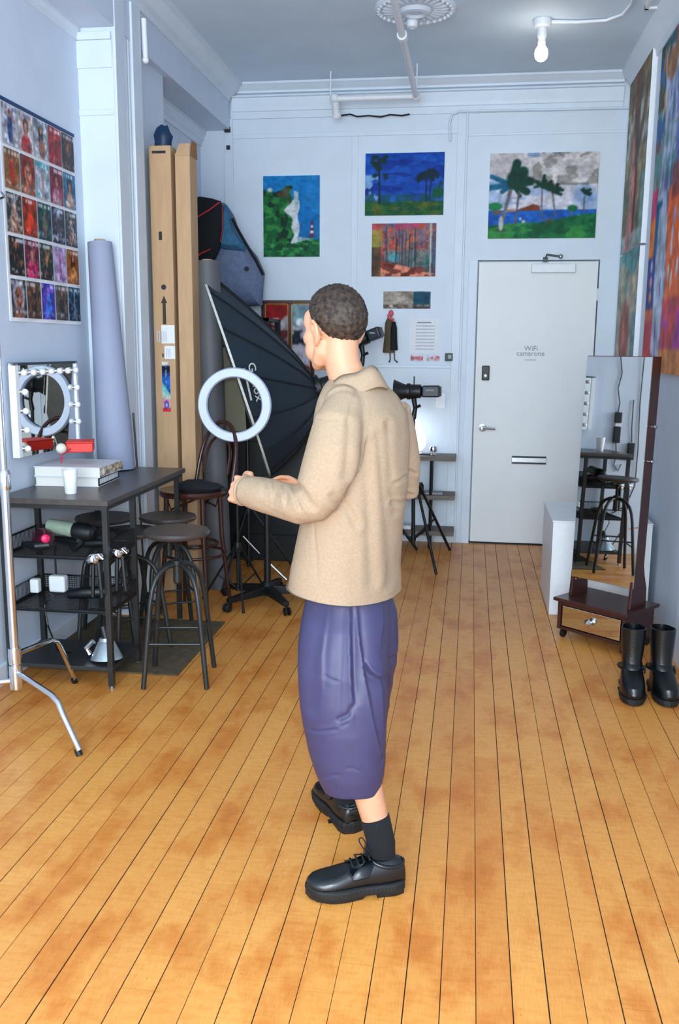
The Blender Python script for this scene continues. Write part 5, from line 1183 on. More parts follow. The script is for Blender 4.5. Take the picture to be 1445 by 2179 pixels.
q = at(918, 1044, 7.25); solo(MB().mm(q[0]-0.05, q[0]+0.09, 7.2, 7.32, 0.4355, 0.45).build('magazine_stack', mat('grey_paper', rgb(150, 156, 160), 0.6), None, bevel=0.002), 'thin grey magazine lying on the middle shelf board', 'magazine')
q = at(862, 1118, 7.25); solo(MB().mm(q[0]-0.06, q[0]+0.05, 7.2, 7.33, 0.1455, 0.175).build('white_carton', PAPERW, None, bevel=0.003), 'flat white carton on the lowest shelf board', 'box')

def strobe(name, label, sl, cpos, direction, length, by, rot):
    t = thing(name, label, 'studio strobe', (cpos[0], cpos[1], 0))
    d = nrm(direction); c = np.array(cpos)
    MB().lathe([(0.03, -0.06), (0.05, -0.05), (0.052, 0.02), (0.06, 0.03), (0.06, 0.05), (0.04, 0.055)], c, d, 24).build('speed_ring', BLACKP, t, True)
    MB().lathe([(0.05, 0.05), (0.055, 0.07), (0.085, 0.14), (0.088, 0.145), (0.07, 0.12)], c, d, 24).build('reflector', BLACKP, t, True)
    Mf = frame_from(d)
    b = MB().box(c-d*(0.06+length/2), (0.085, 0.085, length), Mf).build('flash_body', mat(name+'_body', rgb(26, 40, 50), 0.4), t, bevel=0.012, seg=3)
    MB().box(c-d*(0.06+length)-d*0.004, (0.07, 0.07, 0.012), Mf).build('rear_panel', GUN, b, bevel=0.004)
    MB().box(c-d*(0.06+length*0.45)+Mf[:, 1]*0.0+np.array([0, -0.044, 0.01]), (0.10*0+0.06, 0.003, 0.012), None).build('brand_strip', GREYINK, b)
    MB().tube([c+np.array([0, 0, 0.05]), c+np.array([0, 0, 0.11])], 0.005, 6).build('umbrella_pin', BLACK, t, True)
    MB().tube([c+np.array([0, 0, -0.05]), c+np.array([0.012, 0, -0.12]), c+np.array([0, 0, -0.2])], [0.02, 0.016, 0.02], 10).build('tilt_bracket', BLACKP, t, True)
    MB().tube([c+np.array([0.01, -0.01, -0.12]), c+np.array([0.05, -0.02, -0.10])], [0.008, 0.012]).build('tilt_knob', BLACKP, t, True)
    bx, byy = sl
    MB().tube([c+np.array([0, 0, -0.18]), (bx, byy, 0.12)], 0.014, 10).build('pole', BLACK, t, True)
    tripod(t, bx, byy, 0.62, 0.46, rot, 0.011)
    return t
sc_ = at(881, 833, 6.75)
strobe('studio_strobe', 'black studio strobe on a tripod stand left of the door', (sc_[0]+0.02, 6.75), sc_, (-1, 0.05, -0.02), 0.13, 0, 0.95)
sc2 = at(770, 722, 6.95)
strobe('studio_strobe', 'black studio strobe peeking out behind the neck of the man', (sc2[0], 6.95), sc2, (-0.9, 0.2, -0.35), 0.10, 0, 0.3)

# ================================================================== RIGHT: MIRROR CABINET, PEDESTAL, BOOTS
fa = np.array([0.534, 5.009, 0]); fb = np.array([0.822, 4.763, 0])
rx = nrm(fb-fa); ny = np.array([-rx[1], rx[0], 0]); ny = ny if ny[1] > 0 else -ny      # right, back
W = np.linalg.norm(fb-fa)
cab = thing('mirror_cabinet', 'dark mahogany standing mirror with a drawer base on casters', 'mirror', (fa+fb)/2)
def cb_(x, y, z): return fa+rx*x+ny*y+np.array([0, 0, z])
Rm = np.stack([rx, ny, np.array([0, 0, 1.0])], 1)
def cbox(x0, x1, y0, y1, z0, z1): return MB().box(cb_((x0+x1)/2, (y0+y1)/2, (z0+z1)/2), (x1-x0, y1-y0, z1-z0), Rm)
D = 0.29
for (x0, x1, y0, y1, z0, z1) in ((-0.02, 0.0, 0, D, 0.055, 0.215), (W, W+0.02, 0, D, 0.055, 0.215), (0, W, 0, D, 0.055, 0.07), (0, W, D-0.012, D, 0.07, 0.215), (0.0, W, 0, 0.02, 0.195, 0.215)):
    cbox(x0, x1, y0, y1, z0, z1).build('base_panel', MAHOG, cab, bevel=0.002)
cbox(-0.04, W+0.04, -0.02, D+0.02, 0.2155, 0.235).build('base_top', MAHOG, cab, bevel=0.004)
dw = cbox(0.008, W-0.008, 0.004, 0.02, 0.075, 0.19).build('drawer_front', MIRROR, cab, bevel=0.002, label='mirrored drawer front')
kb = cb_(W/2, 0.004, 0.135)
MB().lathe([(0.007, 0), (0.007, 0.012), (0.02, 0.02), (0.023, 0.03), (0.016, 0.042), (0.001, 0.045)], kb, -ny, 10).build('knob', CHROME, dw, label='faceted glass knob')
for (x, y) in ((0.0, 0.03), (W, 0.03), (0.0, D-0.03), (W, D-0.03)):
    cst_ = MB().tube([cb_(x, y, 0.056), cb_(x, y, 0.03)], 0.008).build('caster', BLACKP, cab, True)
    MB().lathe([(0.02, -0.011), (0.0255, -0.007), (0.0255, 0.007), (0.02, 0.011)], cb_(x, y+0.006, 0.0262), rx, 18).build('wheel', BLACKP, cst_, True)
# two shaped uprights
for sx in (-0.002, W-0.016):
    prof = [(0.07, 0.235), (0.23, 0.235), (0.225, 0.33), (0.20, 0.40), (0.185, 0.46), (0.18, 1.0), (0.12, 1.0), (0.11, 0.46), (0.085, 0.38)]
    MB().prism([cb_(sx, y, z) for y, z in prof], rx*0.018).build('upright', MAHOG, cab, bevel=0.003)
for k in range(4): MB().ball(cb_(0.0+0.02, 0.10+0.035*k, 0.33), 0.006, 8, 6).build('brass_peg', GOLD, cab, True)
# the mirror leaf hangs between them, leaning back slightly
zb0, zt0, tilt = 0.345, 1.555, 0.03
def lf(x, y, z): return cb_(x, y+0.10+(z-0.9)*tilt+(x-0.19)*0.031, z)
def lbox(name, x0, x1, y0, y1, z0, z1, m, parent, **kw):
    V = [lf(a, b, c) for c in (z0, z1) for b in (y0, y1) for a in (x0, x1)]
    return MB().add(V, [(0, 2, 3, 1), (4, 5, 7, 6), (0, 1, 5, 4), (2, 6, 7, 3), (0, 4, 6, 2), (1, 3, 7, 5)]).build(name, m, parent, **kw)
lw = 0.385
ly = 0.02
leaf = lbox('mirror_leaf', 0.006, lw, 0.0, 0.085, zb0, zt0, MAHOG, cab, bevel=0.003)
lbox('mirror_glass', 0.008, lw-0.002, -0.004, -0.0005, zb0+0.003, zt0-0.003, MIRROR, leaf)
for z in (1.02, 1.2): MB().lathe([(0.006, 0), (0.006, 0.01), (0.013, 0.018), (0.013, 0.026), (0.004, 0.03)], lf(lw, 0.045, z), rx, 14).build('side_knob' if z < 1.1 else 'key_lock', CHROME if z < 1.1 else STEEL, leaf, True)
# white pedestal behind
pd = thing('white_pedestal', 'white box pedestal standing behind the mirror cabinet', 'pedestal', (0.8, 5.75, 0))
MB().mm(0.512, 1.085, 5.46, 6.15, 0.001, 0.575).build('body', WHITE, pd, bevel=0.003)
MB().mm(0.507, 1.087, 5.455, 6.155, 0.5752, 0.583).build('top', WHITE, pd, bevel=0.002)

# boots
LEATH = mat('black_leather', rgb(9, 14, 17), 0.30, var=0.15, bump=0.5, bscale=120); SOLE = mat('black_rubber', rgb(16, 20, 22), 0.6)
def sole_outline(Lh, Wd, n=28):
    """x along the foot (0 heel .. Lh toe)"""
    top = [(0, 0.0), (0.03, 0.62), (0.12, 0.80), (0.28, 0.78), (0.45, 0.82), (0.62, 1.0), (0.76, 1.0), (0.9, 0.78), (0.97, 0.45), (1, 0.0)]
    xs = np.array([p[0] for p in top]); ws = np.array([p[1] for p in top])
    t = (1-np.cos(np.linspace(0, math.pi, n)))/2; w = np.interp(t, xs, ws)
    return t*Lh, w*Wd/2
def make_boot(label, pos, yaw):
    t = thing('black_boot', label, 'boot', pos, yaw, 'pair of black boots')
    Lh, Wd = 0.29, 0.115
    xs, ws = sole_outline(Lh, Wd)
    def outl(z, grow=0.0, x0=0.0, x1=9): return np.array([(min(max(x, x0), x1), w+grow*np.sign(w), z) for x, w in zip(xs, ws)]+[(min(max(x, x0), x1), -w-grow*np.sign(w), z) for x, w in zip(xs[::-1], ws[::-1])])
    MB().loft([outl(0.018, 0.002), outl(0.032, 0.003)]).build('sole', SOLE, t)
    MB().loft([outl(0.0, -0.004, 0, 0.085), outl(0.018, -0.002, 0, 0.09)]).build('heel', SOLE, t)
    MB().loft([outl(0.004, -0.004, 0.12, 9), outl(0.018, -0.002, 0.12, 9)]).build('forefoot_tread', SOLE, t)
    M = MB(); rings = []
    for (z, x0, x1, w) in ((0.03, 0.006, 0.284, 0.056), (0.05, 0.003, 0.290, 0.058), (0.08, 0.002, 0.278, 0.056), (0.10, 0.004, 0.240, 0.052), (0.118, 0.002, 0.195, 0.050), (0.128, 0.008, 0.165, 0.046), (0.14, 0.002, 0.160, 0.050), (0.152, 0.008, 0.145, 0.046), (0.18, 0.0, 0.14, 0.05), (0.23, -0.006, 0.14, 0.054), (0.28, -0.010, 0.142, 0.057), (0.31, -0.010, 0.144, 0.058), (0.312, -0.004, 0.138, 0.053), (0.26, 0.0, 0.132, 0.048)):
        c = (x0+x1)/2; a = (x1-x0)/2
        rings.append(np.array([(c+a*math.copysign(abs(math.cos(q))**0.85, math.cos(q)), w*math.copysign(abs(math.sin(q))**0.8, math.sin(q))*(1-0.12*(math.cos(q) < 0)), z+0.006*math.cos(q)*(z > 0.3)) for q in np.arange(32)*math.pi/16]))
    M.loft(rings); M.build('shaft_and_upper', LEATH, t, True)
    MB().tube([(0.066+0.085*math.cos(q), 0.056*math.sin(q), 0.115+0.012*math.cos(q)) for q in np.arange(24)*math.pi/12], 0.008, 6, closed=True).build('ankle_strap', LEATH, t, True)
    MB().tube([(0.10, 0.056*s_, 0.135) for s_ in (1,)]+[(0.12, 0.058, 0.12), (0.12, 0.058, 0.105), (0.09, 0.06, 0.105), (0.09, 0.06, 0.13)], 0.004, 6).build('buckle', GUN, t, True)
    MB().tube([(0.205+0.03*math.cos(q), 0.05*math.sin(q), 0.078) for q in np.linspace(-1.5, 1.5, 12)], 0.004, 6).build('toe_seam', LEATH, t, True)
    return t
make_boot('black leather ankle boot, left of the pair beside the mirror cabinet', (0.797, 4.335, 0.001), math.radians(-94))
make_boot('black leather ankle boot, right of the pair beside the mirror cabinet', (0.922, 4.345, 0.001), math.radians(-87))

# ================================================================== THE MAN
SKIN = mat('skin', rgb(200, 146, 114), 0.5, var=0.06, scale=18, spec=0.4)
HAIRM = mat('hair', rgb(20, 15, 13), 0.55, var=0.0, col2=rgb(70, 54, 42), scale=75, spec=0.35, bump=0.9, bscale=200)  # lighter second colour puts the flash's highlights into the hair as brown specks
SHIRTM = mat('beige_knit', rgb(159, 137, 113), 0.85, var=0.07, scale=160, spec=0.2, bump=0.5, bscale=500)
PANTM = mat('purple_nylon', rgb(58, 55, 88), 0.45, var=0.05, scale=30, spec=0.35)
SOCKM = mat('black_knit', rgb(8, 11, 17), 0.95, var=0.1, bump=0.3, bscale=500)
F = nrm(np.array([-0.93, 0.37, 0])); LF = np.array([-F[1], F[0], 0])     # facing, person's left
UP = np.array([0, 0, 1.0])
man = thing('person', 'man in beige shirt and wide purple trousers walking with bent arms', 'person', (-0.33, 2.68, 0))

def remesh_obj(mb, voxel, smooth_it=3):
    me = mb.mesh('tmp'); o = bpy.data.objects.new('tmp', me); COL.objects.link(o)
    m = o.modifiers.new('r', 'REMESH'); m.mode = 'VOXEL'; m.voxel_size = voxel; m.adaptivity = 0.0
    if smooth_it:
        s = o.modifiers.new('s', 'SMOOTH'); s.factor = 0.5; s.iterations = smooth_it
    dg = bpy.context.evaluated_depsgraph_get()
    out = bpy.data.meshes.new_from_object(o.evaluated_get(dg))
    bpy.data.objects.remove(o, do_unlink=True)
    return out
def get_vn(me):
    co = np.empty(len(me.vertices)*3); me.vertices.foreach_get('co', co); no = np.empty(len(me.vertices)*3); me.vertices.foreach_get('normal', no)
    return co.reshape(-1, 3), no.reshape(-1, 3)
def set_v(me, co):
    me.vertices.foreach_set('co', co.ravel()); me.update()
def seg_dist(P, pts):
    """distance of points P to a polyline, in the dimension of pts"""
    best = np.full(len(P), 9.0)
    for a, b in zip(pts[:-1], pts[1:]):
        ab = b-a; t = np.clip(((P-a) @ ab)/(ab @ ab+1e-12), 0, 1); d = np.linalg.norm(P-a-t[:, None]*ab, axis=1); best = np.minimum(best, d)
    return best
def main_island(me):
    """keep only the largest connected piece"""
    import bmesh
    bm = bmesh.new(); bm.from_mesh(me); seen = set(); best = []
    for v in bm.verts:
        if v.index in seen: continue
        st = [v]; seen.add(v.index); isl = []
        while st:
            q = st.pop(); isl.append(q)
            for e in q.link_edges:
                o = e.other_vert(q)
                if o.index not in seen: seen.add(o.index); st.append(o)
        if len(isl) > len(best): best = isl
    keep = set(v.index for v in best); bmesh.ops.delete(bm, geom=[v for v in bm.verts if v.index not in keep], context='VERTS')
    bm.to_mesh(me); bm.free(); me.update()
def finish(name, me, m, parent, label=None):
    co, _ = get_vn(me); off = ORG.get(parent.name, np.zeros(3)); set_v(me, co-off)
    me.materials.clear(); me.name = name
    return link_mesh(name, me, m, parent, smooth='all', label=label)
def ring_at(c, a, b, ua, ub, n=36, p=1.0, tilt=None):
    q = np.arange(n)*2*math.pi/n
    ca = np.sign(np.cos(q))*np.abs(np.cos(q))**p; sa = np.sign(np.sin(q))*np.abs(np.sin(q))**p
    R = np.array(c)+np.outer(a*ca, ua)+np.outer(b*sa, ub)
    if tilt is not None: R[:, 2] += (R-np.array(c)) @ tilt
    return R
def spl(pts, n=6):
    P = [np.array(p, dtype=float) for p in pts]; P = [2*P[0]-P[1]]+P+[2*P[-1]-P[-2]]; out = []
    for i in range(1, len(P)-2):
        for k in range(n):
            t = k/n; a, b, c, d = P[i-1:i+3]
            out.append(0.5*(2*b+(c-a)*t+(2*a-5*b+4*c-d)*t*t+(3*b-a-3*c+d)*t**3))
    return out+[P[-2]]
def limb(mb, pts, rad, n=20, flat=1.0):
    return mb.tube(pts, rad, n, flat=flat)

# --- landmarks
neck = np.array([-0.375, 2.70, 1.50])
shL = at(706, 872, 2.545); elL = at(672, 1078, 2.49); wrL = at(535, 1047, 2.60)
shR = at(836, 868, 2.80); elR = at(862, 1030, 2.90); wrR = at(655, 1045, 2.96)
hip = at(740, 1270, 2.69); hem = at(752, 1676, 2.53); kneeL = at(735, 1480, 2.56); ankL = at(812, 1795, 2.50)
heelL = np.array([-0.150, 2.500, 0]); toeL = np.array([-0.425, 2.405, 0]); fdL = nrm(toeL-heelL)
heelR = np.array([-0.335, 2.775, 0]); toeR = np.array([-0.485, 3.025, 0]); fdR = nrm(toeR-heelR)
ankR = heelR+fdR*0.06+UP*0.10; hemR = heelR+np.array([-0.03, 0.02, 0.31])
HC = at(711, 692, 2.72); HC[2] = 1.652
hf = nrm(np.array([-0.74, 0.67, -0.10])); hl = nrm(np.cross(UP, hf)); hu = np.cross(hf, hl)
HR = np.stack([hf, hl, hu], 1)
def hp(f, l, u): return HC+hf*f+hl*l+hu*u

# --- body (one continuous skin)
B = MB()
B.ball(hp(-0.012, 0, 0.022), (0.094, 0.073, 0.088), 32, 20, HR)
B.ball(hp(0.036, 0, -0.03), (0.058, 0.058, 0.082), 28, 18, HR)
B.ball(hp(0.055, 0, -0.096), (0.034, 0.036, 0.024), 20, 12, HR)
B.ball(hp(0.086, 0, -0.102), (0.012, 0.016, 0.014), 14, 10, HR)
for s in (-1, 1):
    B.tube([hp(-0.004, 0.046*s, -0.035), hp(0.004, 0.046*s, -0.07), hp(0.028, 0.038*s, -0.092), hp(0.055, 0.024*s, -0.102), hp(0.075, 0.010*s, -0.106)], [0.026, 0.025, 0.023, 0.020, 0.017], 14)
    B.ball(hp(0.056, 0.044*s, -0.026), (0.030, 0.022, 0.026), 14, 10, HR)
    B.ball(hp(0.050, 0.040*s, -0.062), (0.034, 0.024, 0.034), 14, 10, HR); B.ball(hp(0.048, 0.047*s, 0.024), (0.030, 0.018, 0.034), 14, 10, HR); B.ball(hp(0.046, 0.042*s, -0.004), (0.029, 0.020, 0.030), 14, 10, HR)
    B.tube([hp(0.080, 0.012*s, 0.022), hp(0.076, 0.034*s, 0.024), hp(0.060, 0.054*s, 0.018)], [0.012, 0.013, 0.011], 10)
    B.ball(hp(0.096, 0.013*s, -0.038), (0.011, 0.009, 0.008), 10, 8, HR)
    # ear: shell, rim and lobe
    B.ball(hp(-0.012, 0.076*s, -0.022), (0.018, 0.007, 0.029), 14, 10, HR)
    B.tube([hp(0.004, 0.076*s, -0.014), hp(0.002, 0.083*s, 0.006), hp(-0.013, 0.089*s, 0.015), hp(-0.029, 0.091*s, 0.002), hp(-0.029, 0.088*s, -0.020), hp(-0.017, 0.082*s, -0.042), hp(-0.003, 0.076*s, -0.052)], [0.0055, 0.006, 0.0065, 0.0065, 0.006, 0.0065, 0.0075], 8)
B.tube([hp(0.088, 0, 0.010), hp(0.098, 0, -0.012), hp(0.107, 0, -0.034)], [0.010, 0.011, 0.013], 10)
B.tube([hp(0.096, 0.022, -0.066), hp(0.104, 0.008, -0.062), hp(0.104, -0.008, -0.062), hp(0.096, -0.022, -0.066)], [0.004, 0.0085, 0.0085, 0.004], 8)
B.tube([hp(0.094, 0.020, -0.074), hp(0.102, 0.007, -0.078), hp(0.102, -0.007, -0.078), hp(0.094, -0.020, -0.074)], [0.004, 0.0085, 0.0085, 0.004], 8)
nb = neck+F*(-0.02)
B.tube([hp(-0.022, 0, -0.03), hp(-0.026, 0, -0.09), (hp(-0.026, 0, -0.09)+nb)/2+F*0.004, nb, nb-UP*0.06], [0.056, 0.053, 0.053, 0.058, 0.075], 24)
cst = (shL+shR)/2
B.loft([ring_at(c, a, b, LF, F, 28) for c, a, b in ((nb-UP*0.03, 0.07, 0.06), (cst+UP*0.02, 0.12, 0.065), (cst-UP*0.04, 0.14, 0.085), (cst-UP*0.2, 0.13, 0.085), (hip+UP*0.22, 0.11, 0.075), (hip+UP*0.06, 0.11, 0.08), (hip-UP*0.05, 0.115, 0.08))])
shLi = cst+(shL-cst)*0.86; shRi = cst+(shR-cst)*0.86
limb(B, [shLi, shLi+(elL-shLi)*0.5, elL, elL+(wrL-elL)*0.35, wrL], [0.045, 0.042, 0.036, 0.038, 0.025])
limb(B, [shRi, shRi+(elR-shRi)*0.5, elR, elR+(wrR-elR)*0.35, wrR], [0.05, 0.044, 0.036, 0.038, 0.025])
hipL = hip+LF*0.055-UP*0.03; hipR = hip-LF*0.055-UP*0.03
knL = np.array([-0.335, 2.555, 0.53]); knR = np.array([-0.40, 2.83, 0.53])
limb(B, [hipL, (hipL+knL)/2, knL, knL+(ankL-knL)*0.35, knL+(ankL-knL)*0.7, ankL, ankL-UP*0.04], [0.070, 0.066, 0.052, 0.053, 0.044, 0.036, 0.036])
limb(B, [hipR, (hipR+knR)/2, knR, knR+(ankR-knR)*0.35, knR+(ankR-knR)*0.7, ankR, ankR-UP*0.03], [0.070, 0.066, 0.052, 0.053, 0.040, 0.034, 0.034])
for hh, ff in ((heelL, fdL), (heelR, fdR)):
    B.tube([hh+ff*0.05+UP*0.068, hh+ff*0.12+UP*0.062, hh+ff*0.19+UP*0.055, hh+ff*0.235+UP*0.052], [0.024, 0.024, 0.017, 0.012], 16)
def hand(wr, fwd, back, thumb_side, curl):
    """palm and five fingers; back = direction of the back of the hand, thumb_side = across the palm to the thumb"""
    fwd = nrm(fwd); back = nrm(back-(back @ fwd)*fwd); ts = nrm(np.cross(fwd, back))*thumb_side
    Rp = np.stack([fwd, ts, back], 1)
    B.ball(wr+fwd*0.042, (0.048, 0.042, 0.017), 20, 12, Rp); B.tube([wr-fwd*0.02, wr+fwd*0.03], [0.026, 0.026], 14)
    for k, (off, ln, r) in enumerate(((0.0345, 0.072, 0.0084), (0.0115, 0.08, 0.0086), (-0.0115, 0.075, 0.0084), (-0.0335, 0.058, 0.0076))):
        p = wr+fwd*(0.082-0.006*abs(off)/0.03)+ts*off+back*0.004; d = fwd.copy(); pts = [p-fwd*0.02, p]
        for sgl, ang in ((0.45, curl[0]), (0.32, curl[1]), (0.23, curl[2])):
            c_, s_ = math.cos(ang), math.sin(ang); bk = nrm(back-(back @ d)*d) if abs(back @ d) < 0.99 else fwd
            d = nrm(d*c_-np.cross(ts*thumb_side, d)*0-(np.cross(d, ts*1.0) if False else (nrm(np.cross(ts, d))*np.sign(np.cross(ts, fwd) @ back)))*s_)
            p = p+d*ln*sgl; pts.append(p)
        B.tube(pts, [r, r*1.05, r, r*0.95, r*0.72], 10)
    t0 = wr+fwd*0.022+ts*0.028-back*0.006; t1 = t0+nrm(fwd*0.6+ts*0.75-back*0.3)*0.036; t2 = t1+nrm(fwd*0.9+ts*0.1-back*0.4)*0.03; t3 = t2+nrm(fwd*0.8-ts*0.3-back*0.4)*0.022
    B.tube([t0, t1, t2, t3], [0.013, 0.0115, 0.010, 0.008], 10)
fwL = nrm(wrL-elL); hand(wrL, nrm(fwL+np.array([0, 0.1, -0.05])), np.array([-0.15, -0.9, 0.35]), 1, (0.9, 1.0, 0.7))
fwR = nrm(np.array([-0.9, -0.1, 0.35])); hand(wrR, fwR, np.array([0.1, 0.6, 0.8]), 1, (0.35, 0.4, 0.3))
body_me = remesh_obj(B, 0.0040, 4); main_island(body_me)
finish('body', body_me, SKIN, man)
# eyes and brows
EYE = mat('eye_white', rgb(226, 222, 216), 0.2); IRIS = mat('dark_iris', rgb(30, 20, 14), 0.2)
for s in (-1, 1):
    e = MB().ball(hp(0.066, 0.030*s, 0.000), (0.011, 0.013, 0.009), 14, 10, HR).build('eye', EYE, man, True); MB().ball(hp(0.0745, 0.030*s, 0.000), (0.004, 0.006, 0.006), 10, 8, HR).build('iris', IRIS, e, True)
    MB().tube([hp(0.090, 0.014*s, 0.030), hp(0.086, 0.034*s, 0.035), hp(0.070, 0.056*s, 0.028)], [0.004, 0.005, 0.003], 6).build('eyebrow', HAIRM, man, True)
# hair: close cropped cap that fades at the nape
nu_, nv_ = 120, 76; V = []; idx = {}
hc = np.array([-0.012, 0, 0.024]); hr_ = np.array([0.105, 0.083, 0.099]); Fc = []
cap = MB(); G = []
for i in range(nv_+1):
    th = math.pi*i/nv_
    for j in range(nu_):
        ph = 2*math.pi*j/nu_
        d = np.array([math.sin(th)*math.cos(ph), math.sin(th)*math.sin(ph), math.cos(th)])
        n = mnoise.noise(Vector(d*16))*0.0030+mnoise.noise(Vector(d*34))*0.0028
        q = hc+d*hr_*np.array([1, 1, 1]); q = q+d*n
        line = np.interp(math.cos(ph)*math.sin(th), [-1.0, -0.62, -0.25, 0.0, 0.12, 0.3, 0.62, 1.0], [-0.062, -0.054, -0.028, 0.004, -0.014, 0.034, 0.066, 0.078])
        fade = np.clip((q[2]-line)/0.055, 0, 1)**0.7
        q = hc+(q-hc)*(0.925+0.075*fade)
        if q[2] < line: q = hc+(q-hc)*np.clip(0.91+(q[2]-line)*3.0, 0.5, 0.91)
        G.append(hp(*q))
Fq = [(i*nu_+j, i*nu_+(j+1) % nu_, (i+1)*nu_+(j+1) % nu_, (i+1)*nu_+j) for i in range(nv_) for j in range(nu_)]
cap.add(G, Fq); cap.build('hair', HAIRM, man, 'all')

# --- shirt
S = MB()
def tz(y): return at(750, y, 2.66)[2]
rings = []
for (y, xm, br, b) in ((806, 752, 0.070, 0.068), (824, 757, 0.115, 0.088), (846, 764, 0.150, 0.104), (880, 770, 0.172, 0.122), (935, 770, 0.180, 0.130), (1027, 765, 0.185, 0.134), (1110, 750, 0.192, 0.140), (1200, 737, 0.205, 0.148), (1275, 734, 0.215, 0.156), (1340, 734, 0.215, 0.156)):
    c = at(xm, y, 2.70)
    rings.append(ring_at(c, br, b, LF, F, 48, 0.92))
S.loft(rings)
S.tube([nb-UP*0.05+LF*0.02, at(728, 858, 2.57)], [0.05, 0.05], 18); S.tube([nb-LF*0.03-UP*0.05, shR+LF*0.03], [0.05, 0.048], 18)
# sleeves
mL = shL+(elL-shL)*0.5+np.array([0.0, 0.0, 0]); 
slL = [at(748, 850, 2.63), at(734, 866, 2.58), at(721, 900, 2.54), at(711, 955, 2.515), at(697, 1005, 2.505), at(681, 1045, 2.495), at(664, 1070, 2.495), at(640, 1074, 2.50), at(608, 1067, 2.53), at(572, 1057, 2.56), at(545, 1050, 2.59), wrL+fwL*0.005, wrL+fwL*0.03]
S.tube(slL, [0.042, 0.055, 0.068, 0.078, 0.078, 0.072, 0.064, 0.060, 0.056, 0.053, 0.050, 0.047, 0.043], 28)
slR = [shR, shR+(elR-shR)*0.35, shR+(elR-shR)*0.7, elR, elR+(wrR-elR)*0.3, elR+(wrR-elR)*0.65, wrR+nrm(wrR-elR)*0.02]
S.tube(slR, [0.056, 0.060, 0.060, 0.056, 0.056, 0.050, 0.042], 26)
shirt = remesh_obj(S, 0.0055, 10); main_island(shirt)
co, no = get_vn(shirt)
h0, h1, h2 = at(617, 1215, 2.77), at(735, 1293, 2.49), at(844, 1281, 2.62)
hn = nrm(np.cross(h1-h0, h2-h0)); hn = hn if hn[2] > 0 else -hn
def hem_clamp(c):
    zz = h0[2]-((c[:, :2]-h0[:2]) @ hn[:2])/hn[2]; c[:, 2] = np.maximum(c[:, 2], zz); return c
xz = co[:, [0, 2]]; front = np.clip(-no[:, 1]*2.0+0.4, 0, 1)
def pxz(pts, Y): return [at(x, y, Y)[[0, 2]] for x, y in pts]
disp = np.zeros(len(co))
def crease(pts, Y, w, d, bulge=0.0):
    global disp
    q = seg_dist(xz, pxz(pts, Y)); disp += front*(-d*np.exp(-(q/w)**2)+bulge*np.exp(-((q-2.2*w)/w)**2))
def fold(pts, Y, d, wr, wl=None):
    """overlapping fold: cloth on the left of the line stands proud, on the right it falls away"""
    global disp
    wl = wl or wr*0.6; L = [np.array(p) for p in pxz(pts, Y)]; bd = np.full(len(xz), 9.0); sg = np.zeros(len(xz)); tt = np.zeros(len(xz)); n = len(L)-1
    for i, (a, b) in enumerate(zip(L[:-1], L[1:])):
        ab = b-a; t = np.clip(((xz-a) @ ab)/(ab @ ab), 0, 1); r = xz-a-t[:, None]*ab; q = np.hypot(r[:, 0], r[:, 1]); m = q < bd
        cr_ = ab[0]*(xz[:, 1]-a[1])-ab[1]*(xz[:, 0]-a[0]); bd[m] = q[m]; sg[m] = np.sign(cr_[m]); tt[m] = ((i+t)/n)[m]
    tap = np.clip(np.sin(np.pi*np.clip(tt, 0.02, 0.98)), 0, 1)**0.6; right = sg > 0
    e_ = np.exp(-bd/0.0045); disp += front*tap*np.where(right, 0.35*d*e_-d*(1-e_)*np.exp(-bd/wr), 0.35*d*np.exp(-bd/wl))
# sleeve folds across the forearm and around the elbow crook
for pts, d in (([(566, 1022), (575, 1040), (577, 1062)], 0.005), ([(590, 1028), (604, 1050), (608, 1075)], 0.0055), ([(614, 1030), (632, 1056), (642, 1088)], 0.006), ([(634, 1040), (652, 1066), (664, 1088)], 0.005), ([(548, 1020), (552, 1044)], 0.004)):
    fold(pts, 2.49, d*3.6, 0.011)
crease([(612, 1035), (640, 1040), (668, 1078)], 2.44, 0.008, 0.004, 0.002)
crease([(535, 1080), (570, 1098), (640, 1116)], 2.44, 0.01, 0.002)
crease([(556, 1077), (575, 1081)], 2.44, 0.004, 0.003)
# back and side folds
fold([(776, 925), (770, 970), (758, 1005), (737, 1042)], 2.50, 0.016, 0.018)
crease([(745, 900), (744, 960), (738, 1010)], 2.48, 0.010, 0.004, 0.002)
crease([(780, 950), (784, 1100), (786, 1250)], 2.52, 0.012, 0.004, 0.002)
crease([(806, 930), (820, 1100), (824, 1260)], 2.54, 0.012, 0.004, 0.002)
crease([(715, 1050), (740, 1090), (756, 1120)], 2.50, 0.010, 0.005, 0.003)
crease([(665, 1120), (672, 1180), (678, 1240)], 2.52, 0.004, 0.003)
crease([(762, 798), (748, 850), (742, 900)], 2.5, 0.004, 0.0025)
crease([(673, 893), (700, 892), (722, 893)], 2.46, 0.004, 0.002)
crease([(826, 900), (832, 1000), (838, 1100)], 2.6, 0.008, 0.004, 0.002)
crease([(852, 1010), (868, 1004), (882, 1012)], 2.8, 0.005, 0.005, 0.003); crease([(848, 1050), (862, 1056), (874, 1062)], 2.8, 0.006, 0.006, 0.003); crease([(850, 1035), (870, 1045)], 2.8, 0.005, 0.004)
nz = np.array([mnoise.noise(Vector((p[0]*9, p[1]*9, p[2]*3.2)))*0.0045+mnoise.noise(Vector((p[0]*26, p[1]*26, p[2]*14)))*0.0012 for p in co])
set_v(shirt, hem_clamp(co+no*(disp+nz)[:, None]))
sh_o = finish('shirt', shirt, SHIRTM, man)
sm = sh_o.modifiers.new('smooth', 'SMOOTH'); sm.factor = 0.5; sm.iterations = 1
